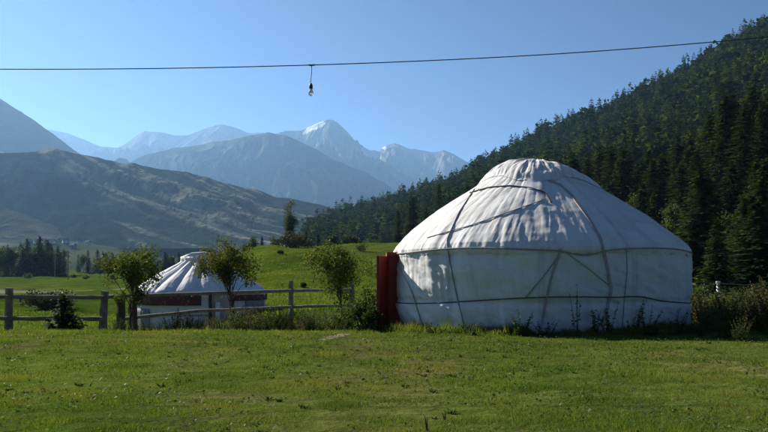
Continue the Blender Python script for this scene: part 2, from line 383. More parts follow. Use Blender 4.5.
HAZE_COL, HAZE_D = (.31, .585, 1.0, 1), 5.6e-5

# ------------------------------------------------------------------ foliage generators
def rot_frames(D):
    D = D/np.maximum(np.linalg.norm(D, axis=1, keepdims=True), 1e-6)
    A = np.cross(D, rs.normal(size=D.shape)); A /= np.maximum(np.linalg.norm(A, axis=1, keepdims=True), 1e-6)
    return D, A
def leaf_quads(P, D, L, W):
    D, A = rot_frames(D); L = np.asarray(L).reshape(-1, 1); W = np.asarray(W).reshape(-1, 1)
    return np.stack([P, P+D*L*.45+A*W*.5, P+D*L, P+D*L*.45-A*W*.5], 1)
def conifer_quads(Hh, Rr, levels, nb, per, seed, base=.08, size=1., droop=.35):
    r = np.random.RandomState(seed); Q = []
    for i in range(levels):
        if r.rand() < .05: continue
        f = (i+.5)/levels; z = Hh*(base+(1-base)*f**.95)
        Lb = Rr*((1-f)**.75)*(1 if f > .12 else .8) + .014*Hh
        k = max(4, int(nb*(1-.5*f)))
        az0 = r.rand()*6.28
        for j in range(k):
            a = az0+6.283*j/k+r.normal()*.25; L = Lb*r.uniform(.65, 1.15); zz = z+r.normal()*Hh*.008
            dx, dy = math.cos(a), math.sin(a); n = per if f < .9 else 1
            for m in range(n):
                s0 = (m+.25)/n*L if n > 1 else 0; s1 = L*min(1.05, (m+1.5)/n) if n > 1 else L
                dr = droop*(s0/L)**1.3*L*.5 if L > 0 else 0
                p = np.array([dx*s0, dy*s0, zz-dr])
                side = (-1)**m*r.uniform(.1, .6); ca, sa = math.cos(side), math.sin(side)
                ex, ey = dx*ca-dy*sa, dx*sa+dy*ca; ll = max(s1-s0, .1*Rr)*r.uniform(.9, 1.3)
                e = np.array([ex, ey, -droop*.8+r.normal()*.15+(.5 if f > .93 else 0)]); e /= np.linalg.norm(e)
                sd = np.array([-ey, ex, r.normal()*.5]); sd /= np.linalg.norm(sd)
                wd = ll*.32*size*r.uniform(.8, 1.3)
                Q.append([p, p+e*ll*.5+sd*wd, p+e*ll, p+e*ll*.5-sd*wd])
    # leader
    for a in range(3):
        sd = np.array([math.cos(a*2.1), math.sin(a*2.1), 0])*Rr*.05
        Q.append([np.array([0, 0, Hh*.9])-sd, np.array([0, 0, Hh*.9])+sd, np.array([0, 0, Hh*.985])+sd*.1, np.array([0, 0, Hh*.985])-sd*.1])
    return np.array(Q)
def crown_quads(center, rad, n, leaf, clumps=14, seed=0, hollow=.55, up=.1, spread=1., cs=1.):
    """leaves gathered in clumps spread through an uneven ellipsoid"""
    r = np.random.RandomState(seed); c = np.array(center); rad = np.array(rad)
    d = r.normal(size=(clumps, 3)); d /= np.linalg.norm(d, axis=1, keepdims=True)
    cc = c + d*rad*(r.uniform(hollow*.5, .95, (clumps, 1)))
    cr = r.uniform(.26, .46, clumps)*rad.mean()*cs
    idx = r.randint(0, clumps, n); e = r.normal(size=(n, 3)); e /= np.linalg.norm(e, axis=1, keepdims=True)
    P = cc[idx] + e*cr[idx][:, None]*(r.uniform(0, 1, (n, 1))**.45)
    D = e*.6 + r.normal(size=(n, 3))*.7 + np.array([0, 0, up])
    L = leaf*r.uniform(.7, 1.35, n)
    return leaf_quads(P, D, L, L*.62), cc
def limbs(mb, base, top, r0, targets, seed=0):
    base, top = Vector(base), Vector(top)
    n = 7; pts = [base.lerp(top, i/n) + Vector((rnd.uniform(-1, 1), rnd.uniform(-1, 1), 0))*r0*.5*(0 < i < n) for i in range(n+1)]
    mb.tube(pts, [r0*(1-.65*i/n) for i in range(n+1)], 8)
    for tg in targets:
        tg = Vector(tg); f = rnd.uniform(.35, .9); p = base.lerp(top, f); q = p.lerp(tg, .5) + Vector((0, 0, .08*(tg-p).length))
        mb.tube([p, q, tg], [r0*.38*(1-f*.4), r0*.25, r0*.08], 5)

def broad_tree(name, loc, Hh, crown_c, rad, n, leaf, mat, label, cat='tree', group=None, r0=.05, clumps=16, seed=1, extra=None, top=None, hollow=.55, cs=1.):
    root = empty(name, loc); tag(root, label, cat, group)
    q, cc = crown_quads(crown_c, rad, n, leaf, clumps, seed, hollow, cs=cs)
    link_mesh('crown', np_mesh('crown', q, 4), mat, root)
    mb = MB(); limbs(mb, (0, 0, -.1), top or (crown_c[0], crown_c[1], crown_c[2]+rad[2]*.5), r0, cc)
    mb.build('trunk', M['bark'], root, True)
    return root

# ------------------------------------------------------------------ forest on the right-hand slope
protos = []
for k in range(5):
    q = conifer_quads(1.0, (.17, .20, .15, .185, .22)[k], 64, 14, 6, 100+k, .03, 1.5, .38)
    cm = np_mesh('crown', q, 4); cm.materials.append(M['needles'])
    tb = MB().tube([(0, 0, -.05), (0, 0, .4), (0, 0, .95)], [.016, .010, .002], 7)
    protos.append((cm, tb))
bir = []
for k in range(3):
    q, cc = crown_quads((0, 0, .58), (.23, .23, .40), 2600, .040, 26, 140+k)
    cm = np_mesh('crown', q, 4); cm.materials.append(M['birch'])
    tb = MB(); limbs(tb, (0, 0, -.05), (0, 0, .85), .016, cc)
    bir.append((cm, tb))
proto_objs = []
def first_tree(kind, k):
    cm, tb = (protos if kind == 'spruce' else bir)[k]
    root = empty('spruce_tree' if kind == 'spruce' else 'birch_tree', (0, 0, 0))
    c = bpy.data.objects.new('crown', cm); COL.objects.link(c); c.parent = root
    tb.build('trunk', M['bark'], root, True)
    return root
cache = {}
def put_tree(kind, k, loc, Hh, wd=1., label='', group=None, cat='tree'):
    key = (kind, k); loc = (loc[0], loc[1], loc[2])
    rz = rnd.uniform(0, 6.28)
    if key not in cache:
        r = first_tree(kind, k); r.location = loc; r.rotation_euler = (0, 0, rz); cache[key] = r
    else:
        r = copy_thing(cache[key], loc, rz)
    r.scale = (Hh*wd, Hh*wd, Hh)
    for a in ('group', 'label', 'category'):
        if a in r: del r[a]
    tag(r, label, cat, group); return r

cells = []
y = 50.0
while y < 1130:
    sp = 6.4 + 4.2*min(1, max(0, (y-150)/150)) + max(0, y-300)*.0012
    x = -.2*y
    while x < .72*y:
        xx, yy = x+rnd.uniform(-.45, .45)*sp, y+rnd.uniform(-.45, .45)*sp; x += sp
        u, yf, t = forest_t(np.array([xx]), np.array([yy])); u, t, yf = float(u[0]), float(t[0]), float(yf[0])
        if t <= .0 or u < -.092+rnd.uniform(-.008, .008): continue
        if u < .0 and yy < yf+10: continue
        cells.append((yy, xx, u, t))
    y += sp
cells.sort()
near, mid_, farc = [], [], []
for c in cells:
    vis = -.13 < c[2] < .50
    if vis and len(near) < 250: near.append(c)
    elif c[0] < 430:
        if c[0] > 120: mid_.append(c)
    else: farc.append(c)
for (yy, xx, u, t) in near:
    b = rnd.random() < (.26 if yy > 110 else .08) and yy > 84
    Hh = (rnd.uniform(8, 14) if b else rnd.uniform(9, 17) + 9*max(0, min(1, .5+1.6*float(vnoise(xx/22, yy/22, 15))))) * (1 if u > .15 else .78) * min(1, .32 + .68*max(0, (yy-62)/90))
    z = gz(xx, yy)
    if b: put_tree('birch', rnd.randrange(3), (xx, yy, z), Hh, 1, 'bright green birch among the dark spruces of the right slope', 'birches of the right-hand forest')
    else: put_tree('spruce', rnd.randrange(5), (xx, yy, z), Hh, rnd.uniform(1.0, 1.8)*(1.15 if Hh < 14 else 1), 'dark green spruce in the dense forest on the right-hand slope', 'spruces of the right-hand forest')
def merge_forest(name, cells, quads, label, mat, hs):
    out = []
    for (yy, xx, u, t) in cells:
        q = quads[rnd.randrange(len(quads))]; Hh = rnd.uniform(*hs)*(1 if u > .1 else .85)*rnd.uniform(.6, 1); wd = Hh*rnd.uniform(1.0, 1.6); a = rnd.uniform(0, 6.28)
        ca, sa = math.cos(a), math.sin(a)
        v = np.empty_like(q); v[..., 0] = (q[..., 0]*ca-q[..., 1]*sa)*wd+xx; v[..., 1] = (q[..., 0]*sa+q[..., 1]*ca)*wd+yy
        v[..., 2] = q[..., 2]*Hh + gz(xx, yy) - .3
        out.append(v)
    if out: tag(link_mesh(name, np_mesh(name, np.concatenate(out), 4), mat), label, 'forest', kind='stuff')
midq = [conifer_quads(1.0, .16+.015*k, 26, 9, 3, 200+k, .03, 2.0, .4) for k in range(5)] + [crown_quads((0, 0, .5), (.16+.03*k, .16+.03*k, .42), 460, .085, 20, 210+k)[0] for k in range(1)]
farq = [conifer_quads(1.0, .19+.015*k, 16, 8, 2, 220+k, .03, 2.6, .5) for k in range(4)] + [crown_quads((0, 0, .45), (.15+.03*k, .15+.03*k, .42), 170, .13, 18, 230+k)[0] for k in range(2)]
merge_forest('spruce_forest', mid_, midq, 'mass of spruces half way up the right-hand slope', M['needles_far'], (21, 37))
merge_forest('far_spruce_forest', farc, farq, 'mass of small spruces along the skyline of the right-hand slope', M['needles_far'], (21, 37))
print('forest', len(near), len(mid_), len(farc))

# spruces that stand out at the left end of the forest, and trees of the meadow
for (px, py, Yd, h, lab) in [(439, 232, 205, 17.5, 'tall dark spruce just above the left shoulder of the big yurt'),
                             (412, 236, 215, 15.5, 'pointed dark spruce left of the tallest one above the big yurt'),
                             (426, 236, 225, 13.5, 'spruce between the two tall pointed spruces left of the big yurt'),
                             (398, 246, 190, 9.5, 'small spruce at the edge of the wood behind the red door'),
                             (376, 244, 230, 6.5, 'small spruce standing at the upper edge of the green slope'),
                             (457, 226, 240, 19, 'spruce right of the tallest one above the roof of the big yurt')]:
    p = at(px, py, Yd); put_tree('spruce', rnd.randrange(5), (p.x, p.y, gz(p.x, p.y)-.3), h, 1.15, lab)

SBM = {}
def leaf_bush(name, px, Yd, wpx, hpx, mat, label, cat='bush', n=900, leaf=.12, group=None, seed=1, z=None, depth=1., clumps=16):
    x = (px-PX)*Yd/F; w_ = wpx*Yd/F/2; h_ = hpx*Yd/F
    zz = gz(x, Yd) if z is None else z
    q, cc = crown_quads((0, 0, h_*.45), (w_, w_*depth, h_*.55), n, leaf, clumps, seed, .3)
    q[..., 2] = np.maximum(q[..., 2], -.02)
    root = empty(name, (x, Yd, zz)); tag(root, label, cat, group)
    link_mesh('foliage', np_mesh('foliage', q, 4), mat, root)
    mb = MB()
    for c in cc[:8]: mb.tube([(c[0]*.15, c[1]*.15, -.05), (c[0]*.5, c[1]*.5, c[2]*.5), tuple(c)], [.02*h_, .014*h_, .004*h_], 5)
    mb.build('stem', M['bark'], root)
    return root

# poplar and bushes on the crest of the green rise
p = at(290, 247, 185)
r = broad_tree('poplar_tree', (p.x, p.y, gz(p.x, p.y)-.2), 10, (0, 0, 6.4), (1.1, 1.1, 5.8), 4600, .26, M['birch'], 'tall narrow poplar rising from dark bushes on the green rise', r0=.16, clumps=26, seed=31, top=(0, 0, 11.6))
for i, (px, w_, h_, Yd, mt, lab) in enumerate([
        (277, 20, 13, 182, 'shrub', 'dark bush left of the foot of the tall poplar'),
        (304, 18, 12, 184, 'shrub', 'dark bush right of the foot of the tall poplar'),
        (293, 44, 14, 140, 'brownbush', 'wide brown thicket on the meadow below the tall poplar'),
        (330, 22, 12, 170, 'shrub', 'low dark bush on the crest right of the poplar'),
        (352, 30, 12, 176, 'brownbush', 'olive thicket on the crest below the row of small spruces'),
        (372, 22, 14, 190, 'shrub', 'dark bush at the upper edge of the green slope'),
        (247, 12, 9, 176, 'shrub', 'small bush on the crest above the right end of the small yurt')]):
    leaf_bush('bush', px, Yd, w_, h_, M[mt], lab, n=3600, leaf=.24, seed=50+i, depth=.7)
for i, (px, Yd, w_, h_, lab) in enumerate([(74, 262, 9, 3, 'tiny low bush beside the cart track on the far left meadow'), (86, 240, 11, 4, 'small dark bush right of the cart track on the far left meadow'),
        (113, 250, 7, 4, 'small bush on the far meadow above the left young tree'), (28, 270, 14, 4, 'low dark scrub at the foot of the far left trees'),
        (318, 118, 7, 4, 'small tussock bush half way up the green rise'), (281, 104, 9, 3, 'low bush on the green rise right of the small yurt'),
        (362, 120, 16, 9, 'dark bush on the green rise just left of the red door'), (304, 62, 6, 5, 'little bush on the slope above the right fence post')]):
    leaf_bush('bush', px, Yd, w_, h_, M['shrub'], lab, n=500, leaf=.0011*Yd+.05, seed=150+i, depth=.8)
for (px, h, Yd, lab) in [(306, 5.5, 200, 'little spruce right of the poplar on the crest'), (318, 6.5, 215, 'spruce at the left end of the row on the crest'),
                         (262, 4.5, 195, 'lone small spruce left of the poplar'), (252, 5.0, 190, 'leafy green tree on the crest left of the lone small spruce')]:
    x = (px-PX)*Yd/F
    put_tree('birch' if 'leafy' in lab else 'spruce', 1, (x, Yd, gz(x, Yd)-.2), h, 1.2, lab)
# rows of trees across the far left of the meadow
k = 0
for (a, b, Yd, n, hmn, hmx) in [(-60, 66, 330, 34, 10, 15.5), (76, 200, 400, 26, 7.5, 11), (120, 290, 430, 16, 7, 11)]:
    for i in range(n):
        px = a+(b-a)*(i+rnd.uniform(.1, .9))/n; Y2 = Yd+rnd.uniform(-22, 22); x = (px-PX)*Y2/F
        kind = 'birch' if rnd.random() < .22 else 'spruce'
        put_tree(kind, rnd.randrange(3), (x, Y2, gz(x, Y2)-.2), rnd.uniform(hmn, hmx), rnd.uniform(1.2, 1.9),
                 ('leafy' if kind == 'birch' else 'pointed dark')+' tree in the row across the far left of the meadow', ('leafy' if kind == 'birch' else 'dark pointed')+' trees in the far left row')

# ------------------------------------------------------------------ village at the foot of the hills, utility poles
for i, (px, py, w_, lab) in enumerate([(50, 239, 15, 'large white house of the far village, brightest of them'), (38, 243, 11, 'low grey-roofed house left of the bright white one in the far village'),
        (44, 245, 10, 'small house below the bright white one in the far village'), (60, 242, 10, 'small pale house right of the bright white one in the far village'),
        (66, 244, 12, 'long low shed in the middle of the far village'), (73, 241, 9, 'small house in the right half of the far village'),
        (80, 244, 10, 'pale house near the right end of the far village'), (30, 244, 9, 'leftmost small house of the far village'),
        (88, 243, 8, 'rightmost tiny house of the far village'), (56, 246, 9, 'nearest small house below the long shed of the far village')]):
    Yd = 1180+rnd.uniform(-50, 50); p = at(px, py, Yd); g = gz(p.x, Yd)
    z = max(g, p.z-6) ; rt = empty('village_house', (p.x, Yd, g), rnd.uniform(-.5, .5)); tag(rt, lab, 'house', 'houses of the far village')
    lift = p.z-3-g
    hh = 4.2
    w_ = w_*.75
    MB().box((0, 0, hh/2), (w_, 8, hh)).build('wall', M['white' if i == 0 else 'felt' if i % 2 else 'canvas_grey'], rt)
    MB().add([(-w_/2-.5, -4.6, hh-.2), (w_/2+.5, -4.6, hh-.2), (w_/2+.5, 4.6, hh-.2), (-w_/2-.5, 4.6, hh-.2), (-w_/2-.5, 0, hh+2.8), (w_/2+.5, 0, hh+2.8)],
             [(0, 1, 5, 4), (2, 3, 4, 5), (0, 4, 3), (1, 2, 5), (3, 2, 1, 0)]).build('roof', M['roofmetal'], rt)
    for sx in (-.25, .25): MB().box((w_*sx, -4.02, 2.6), (1.3, .1, 1.6)).build('window', M['darkwood'], rt)
for i, (px, Yd, lab) in enumerate([(55, 262, 'thin wooden pole before the far left trees'), (68, 235, 'thin wooden pole right of another before the far left trees')]):
    x = (px-PX)*Yd/F; rt = empty('utility_pole', (x, Yd, gz(x, Yd))); tag(rt, lab, 'pole', 'utility poles in the meadow')
    MB().tube([(0, 0, -.3), (0, 0, 8.2)], [.14, .09], 8).build('pole', M['wood'], rt); MB().box((0, 0, 7.7), (1.3, .1, .12)).build('crossarm', M['wood'], rt)

# ------------------------------------------------------------------ yurts
def lathe_grid(cx, cy, rf, zf, s, th):
    """rf, zf: functions (S, TH) -> radius, height"""
    Sg, T = np.meshgrid(s, th, indexing='ij'); r_ = rf(Sg, T); z_ = zf(Sg, T)
    return np.stack([cx + r_*np.cos(T), cy + r_*np.sin(T), z_], -1)
PROF = np.array([(3.275, 1.56), (3.27, 1.63), (3.20, 1.73), (3.02, 1.885), (2.4, 2.335), (1.82, 2.70), (1.32, 3.03), (1.0, 3.26), (.82, 3.40), (.62, 3.51), (.34, 3.585), (0.0, 3.61)])
PS = np.concatenate([[0], np.cumsum(np.hypot(np.diff(PROF[:, 0]), np.diff(PROF[:, 1])))]); PS /= PS[-1]
def pr(s): return np.interp(s, PS, PROF[:, 0])
def pz(s): return np.interp(s, PS, PROF[:, 1])
class Yurt:
    kz = 1.
    def __init__(s, cx, cy, k=1., dz=0., rot=0, seed=0, puff=.10):
        s.cx, s.cy, s.k, s.dz, s.rot, s.seed, s.puff = cx, cy, k, dz, rot, seed, puff
    def cyc(s, T, f, sd):      # noise that closes round the circle
        return vnoise(np.cos(T)*f+50, np.sin(T)*f+50, s.seed+sd)
    def roof(s, S_, T, off=0.):
        k = s.k
        puff = s.puff*np.clip(-np.cos(T-.2), 0, 1)*np.sin(np.pi*np.clip(S_, 0, 1))**.8
        nr = 30
        sc = np.abs(np.sin(T*nr))**.7
        scal = .008*(sc-.6)*np.sin(np.pi*np.clip(S_, 0, 1))**.5
        a = .15*(1-sst(.2, .8, S_)) + .75*(1-sst(0, .30, S_))
        pleat = (vnoise(T*26+S_*4, S_*3, s.seed+3)*.046 + vnoise(T*60-S_*5, S_*5+9, s.seed+4)*.022 + vnoise(T*11+S_*2, S_*2+4, s.seed+8)*.04)*a
        wav = fbm(T*4, S_*5, 4, s.seed+5)*.03
        r_ = pr(S_) ; z_ = 1.6+(pz(S_)-1.6)*s.kz
        n = puff + scal + pleat + wav + off
        return (r_ + n*.6)*k, (z_ + n*.8*np.clip(S_*6, 0, 1) - .0)*k + s.dz
    def pos(s, S_, T, off=0.):
        r_, z_ = s.roof(S_, T, off); return np.stack([s.cx+r_*np.cos(T+0*r_), s.cy+r_*np.sin(T), z_], -1)
    def wall_r(s, Z, T):
        z = Z
        bul = .05*np.sin(np.pi*np.clip(z/1.6, 0, 1)) - .035*np.exp(-((z-.56)/.07)**2)
        drape = vnoise(T*14+z*.6, z*.8, s.seed+21)*.05 + vnoise(T*34+z*1.5, z*1.2, s.seed+22)*.022
        diag = fbm(T*6+z*2.2, z*2.5, 4, s.seed+23)*.06
        return 3.24 + bul + drape*np.clip(1.3-z*.5, 0, 1) + diag
    def rz(s, Z, T):           # outermost surface radius at height Z (unit scale)
        Z = np.asarray(Z, float)
        s_ = np.interp(Z, PROF[:, 1], PS)
        rr, zz = s.roof(s_, T, 0)
        return np.where(Z > 1.6, rr/s.k+.0, s.wall_r(np.minimum(Z, 1.6), T))

TH = np.linspace(0, 2*math.pi, 1100, endpoint=False)
def panel_tone(T, V, n, seed, amp=.16, low=None):
    """sewn cloth panels, each of its own tone, darker stitched seams, water stains; grime towards the hem of the wall"""
    k_ = np.floor(T/(2*math.pi)*n + .12*V); fr = (T/(2*math.pi)*n + .12*V) - k_
    f = 1 - amp*(_h(k_, np.floor(V*1.7+_h(k_, k_*0, seed+1)*2), seed))
    f = f*(1-.16*np.exp(-((fr-.5)/.48-np.sign(fr-.5))**2*900))
    f = f*(1-.14*np.clip(vnoise(T*30, V*1.3, seed+5)+.05, 0, 1)*2*np.clip(fbm(T*3, V*2, 3, seed+7)+.4, 0, 1))
    c = np.stack([f, f*.995, f*.985], -1)
    if low is not None: c = lerp(c, np.array([.55, .50, .42])*f[..., None], (1-sst(-.1, .32, low+.12*fbm(T*8, T*0, 4, seed+9)))*.6)
    return c
Y1 = Yurt(3.50, 19.28, 1.0, 0., seed=3)
yurt = empty('yurt', (Y1.cx, Y1.cy, -.2)); tag(yurt, 'large white canvas yurt with ropes and an open red door', 'yurt')
def child(o, root):            # keep world coordinates under an unrotated root
    o.parent = root; o.location = (-root.location.x, -root.location.y, -root.location.z); return o
# wall cloth
zz = np.linspace(-.55, 1.63, 110)
Zg, Tg = np.meshgrid(zz, TH, indexing='ij'); rr = Y1.wall_r(Zg, Tg)
me = grid_mesh('wall_cover', np.stack([Y1.cx+rr*np.cos(Tg), Y1.cy+rr*np.sin(Tg), Zg], -1), True); color_attr(me, panel_tone(Tg, Zg*0+.3, 11, 401, .10, Zg))
child(link_mesh('wall_cover', me, M['canvas_wall']), yurt)
# roof cloth: top down to a ragged hem that hangs over the eave
ss = np.concatenate([np.linspace(0, .25, 60), np.linspace(.255, .93, 110)])
Sg, Tg = np.meshgrid(ss, TH, indexing='ij'); r_, z_ = Y1.roof(Sg, Tg, .012)
def hem_len(T): return .035 + .05*(vnoise(T*9, T*0+3, 71)+.5) + .03*vnoise(T*40, T*0, 72)
hem = np.linspace(1, .0, 14)[:-1]
Hg, Th2 = np.meshgrid(hem, TH, indexing='ij'); r0_, z0_ = Y1.roof(np.zeros_like(Th2), Th2, .012)
hr = r0_ - .03*Hg + vnoise(Th2*50, Hg*1.5, 73)*.012*Hg; hz_ = z0_ - Hg*hem_len(Th2)
hr = np.maximum(hr, Y1.wall_r(np.minimum(hz_, 1.6), Th2)+.010)
G = np.concatenate([np.stack([Y1.cx+hr*np.cos(Th2), Y1.cy+hr*np.sin(Th2), hz_], -1), np.stack([Y1.cx+r_*np.cos(Tg), Y1.cy+r_*np.sin(Tg), z_], -1)], 0)
me = grid_mesh('roof_cover', G, True); color_attr(me, panel_tone(np.concatenate([Th2, Tg], 0), np.concatenate([Hg*0, Sg], 0), 26, 411)); child(link_mesh('roof_cover', me, M['canvas']), yurt)
# crown cover: a square cloth with folds laid over the top
def crown_cloth(yt, s0f, seed, off=.035):
    v = np.linspace(0, 1, 90); Vg, Tc = np.meshgrid(v, TH, indexing='ij')
    s0 = s0f(Tc); Sx = s0 + (1-s0)*Vg
    n = off + vnoise(Tc*7+Vg*3, Vg*3, seed)*.045*(1-Vg)*Vg*3 + vnoise(Tc*13+Vg*2, Vg*4, seed+1)*.05*(1-Vg) + .02*np.sin(Vg*9)*(1-Vg) + .06*np.sin(np.pi*Vg)*np.clip(-np.cos(Tc-.3), 0, 1) + .05*np.abs(vnoise(Tc*3, Vg*2.2, seed+2))
    n = n*(1-np.exp(-(Vg/.09)**2)) + .022*np.exp(-(Vg/.09)**2)
    r_, z_ = yt.roof(Sx, Tc, 0); r_ = r_ + n*.5*yt.k*np.clip((1-Vg)*4, 0, 1); z_ = z_ + n*yt.k
    return np.stack([yt.cx+r_*np.cos(Tc), yt.cy+r_*np.sin(Tc), z_], -1)
s0f = lambda T: .68 - .085*np.abs(np.sin(2*(T-.5)))**1.5 + .03*np.cos(T+2.0) + .03*vnoise(T*6, T*0, 75)
G = crown_cloth(Y1, s0f, 80); me = grid_mesh('crown_cover', G, True); color_attr(me, panel_tone(G[..., 0]*1.3+40, G[..., 1]*.6+40, 9, 421, .10)); child(link_mesh('crown_cover', me, M['canvas']), yurt)
# ropes and straps, laid along the cloth: rays find the outermost cloth surface
from mathutils.bvhtree import BVHTree
def cloth_bvh(root):
    V, Fc = [], []
    for o_ in root.children:
        if o_.name.split('.')[0] in ('wall_cover', 'roof_cover', 'crown_cover'):
            n_ = len(V); me_ = o_.data; co = np.empty(len(me_.vertices)*3, np.float32); me_.vertices.foreach_get('co', co)
            V += [tuple(v) for v in co.reshape(-1, 3).tolist()]; Fc += [tuple(i_+n_ for i_ in p_.vertices) for p_ in me_.polygons]
    return BVHTree.FromPolygons(V, Fc)
BV = {}
EYEV = Vector((0, 0, EYE))
def hit(yt, px, py, off=.03):
    d_ = Vector(((px-PX)/F, 1, (PY0-py)/F)).normalized(); off = .012
    h = BV[yt].ray_cast(EYEV, d_)
    if h[0] is None: h = BV[yt].find_nearest(EYEV+d_*18.5)
    q = h[0]; nrm = Vector((q.x-yt.cx, q.y-yt.cy, 2.0 if q.z > yt.dz+1.65*yt.k else 0)).normalized()
    return q + nrm*off
def path_px(pts, n=14):
    out = []
    for (a, b), (c, d_) in zip(pts[:-1], pts[1:]):
        for i in range(n): out.append((a+(c-a)*i/n, b+(d_-b)*i/n))
    return out+[pts[-1]]
def smooth_pts(P, it=2):
    P = [Vector(p) for p in P]
    for _ in range(it): P = [P[0]]+[(P[i-1]+P[i]*2+P[i+1])/4 for i in range(1, len(P)-1)]+[P[-1]]
    return P
def rope_px(yt, root, pts, rad, mat, name='rope', off=.03, flat=False):
    P = smooth_pts([hit(yt, a, b, off) for a, b in path_px(pts)], 3)
    if flat:
        mb = MB(); vsx = []; 
        for i, p_ in enumerate(P):
            t_ = (P[min(i+1, len(P)-1)]-P[max(i-1, 0)]).normalized(); nrm = Vector((p_.x-yt.cx, p_.y-yt.cy, 1.2 if p_.z > 1.7 else .1)).normalized()
            sd_ = t_.cross(nrm).normalized()
            for q in (-1, 1):
                vsx.append(p_+sd_*rad*q+nrm*.008)
            for q in (1, -1): vsx.append(p_+sd_*rad*q-nrm*.02)
        n = len(P); fs = [(4*i+a, 4*i+(a+1) % 4, 4*i+4+(a+1) % 4, 4*i+4+a) for i in range(n-1) for a in range(4)]
        mb.add(vsx, fs); o = mb.build(name, mat)
    else: o = MB().tube(P, rad, 6).build(name, mat, None, True)
    return child(o, root)
def ring(yt, root, zf, rad, mat, off, n=260, name='rope', gap=None):
    P = []
    for i in range(n+1):
        a = 2*math.pi*i/n; z = zf(a); dv = Vector((math.cos(a), math.sin(a), 0)); o_ = Vector((yt.cx, yt.cy, yt.dz+yt.k*z))
        h = BV[yt].ray_cast(o_+dv*6, -dv)[0] or BV[yt].find_nearest(o_+dv*3.3*yt.k)[0]
        P.append(h+dv*off)
    o = MB().tube(smooth_pts(P, 2), rad, 6).build(name, mat, None, True); return child(o, root)
def z_eave(a): return 1.585 - .10*math.exp(-((a-4.80)/.10)**2) + .03*math.sin(a*5)
def z_low(a): f = math.exp(-((a-4.75)/.85)**2); return .50 + .15*f + .03*math.sin(3*a) + .05*math.exp(-((a-5.15)/.12)**2)
BV[Y1] = cloth_bvh(yurt)
ring(Y1, yurt, z_eave, .016, M['rope'], .008)
ring(Y1, yurt, z_low, .013, M['darkrope'], .006)
ST, RP, DR = M['strap'], M['rope'], M['darkrope']
rope_px(Y1, yurt, [(549, 181), (560, 185), (572, 196), (589, 219), (600, 238), (606, 262), (611, 290), (606, 312), (601, 333)], .030, ST, 'strap', .075, True)
rope_px(Y1, yurt, [(560.5, 249), (560, 251), (552, 275), (546, 300), (540, 334)], .024, ST, 'strap', .05, True)
rope_px(Y1, yurt, [(478, 184), (459, 213), (447, 240), (450, 262), (457, 296), (466, 333)], .013, RP, 'rope', .045)
rope_px(Y1, yurt, [(560, 254), (543, 277), (524, 299)], .012, RP, 'rope', .02)
rope_px(Y1, yurt, [(568, 254), (590, 270), (611, 287)], .008, RP, 'rope', .02)
rope_px(Y1, yurt, [(427, 238), (470, 226), (510, 212), (544, 200)], .010, RP, 'rope', .06)
rope_px(Y1, yurt, [(470, 193), (490, 187.5), (510, 186), (530, 188), (545, 193), (551, 203)], .014, DR, 'rope', .13)
rope_px(Y1, yurt, [(397, 262), (412, 290), (424, 330)], .013, RP, 'rope', .03)
rope_px(Y1, yurt, [(626, 247), (627, 270), (624, 300), (622, 330)], .008, RP, 'rope', .02)
# square patch sewn to the roof
pp = [[hit(Y1, 527+16*a/8, 174+15*b/8+a*.15, .115) for a in range(9)] for b in range(9)]
o = link_mesh('patch', grid_mesh('patch', np.array([[tuple(v) for v in r] for r in pp])), M['canvas_blue']); child(o, yurt)
# red wooden door and its frame on the far left side of the wall
def door(root, yt, ang, zb, zt, wdt=.9):
    n_ = Vector((math.cos(ang), math.sin(ang), 0)); t_ = Vector((-n_.y, n_.x, 0)); c0 = Vector((yt.cx, yt.cy, 0))+n_*3.22
    rzz = math.atan2(t_.y, t_.x)
    fr = MB()
    for sgn in (-1, 1): fr.box(c0+t_*sgn*(wdt/2+.05)+n_*.06+Vector((0, 0, (zb+zt)/2)), (.10, .30, zt-zb), rzz)
    fr.box(c0+n_*.06+Vector((0, 0, zt+.045)), (wdt+.3, .34, .09), rzz)
    f = child(fr.build('door_frame', M['red']), root)
    back = MB().box(c0-n_*.02+Vector((0, 0, (zb+zt)/2)), (wdt, .04, zt-zb-.02), rzz)
    child(back.build('curtain', M['felt']), root)
    return c0, n_, t_
ang = math.pi + .02
zb, zt = -.42, 1.50
c0, n_, t_ = door(yurt, Y1, ang, zb, zt)
def leaf_door(h, dirv, wd, root):
    dirv = dirv.normalized(); rz_ = math.atan2(dirv.y, dirv.x); mid = h+dirv*wd/2
    d_ = MB(); H_ = zt-zb
    d_.box(mid+Vector((0, 0, (zb+zt)/2)), (wd, .03, H_), rz_)
    nn = Vector((-dirv.y, dirv.x, 0))
    for q in (-1, 1):
        for (a, b, c, e) in ((wd*.08, H_/2, .09, H_), (wd*.92, H_/2, .09, H_), (wd/2, .05, wd*.8, .1), (wd/2, H_*.45, wd*.8, .1), (wd/2, H_-.05, wd*.8, .1)):
            d_.box(h+dirv*a+nn*.022*q+Vector((0, 0, zb+b)), (c, .018, e-.004), rz_)
    o_ = d_.build('door', M['red']); child(o_, root)
    hd = MB().tube([h+dirv*wd*.88-nn*.04+Vector((0, 0, 1.0)), h+dirv*wd*.88-nn*.08+Vector((0, 0, 1.03)), h+dirv*wd*.88-nn*.08+Vector((0, 0, 1.13)), h+dirv*wd*.88-nn*.04+Vector((0, 0, 1.16))], .01, 6).build('handle', M['wire'])
    hd.parent = o_
hn = c0 + (t_*.5 if t_.y < 0 else t_*-.5) + n_*.2
leaf_door(hn, Vector((-.30, -.62, 0)), .50, yurt)
hf = c0 - (t_*.5 if t_.y < 0 else t_*-.5) + n_*.2
leaf_door(hf, Vector((-.34, .55, 0)), .40, yurt)

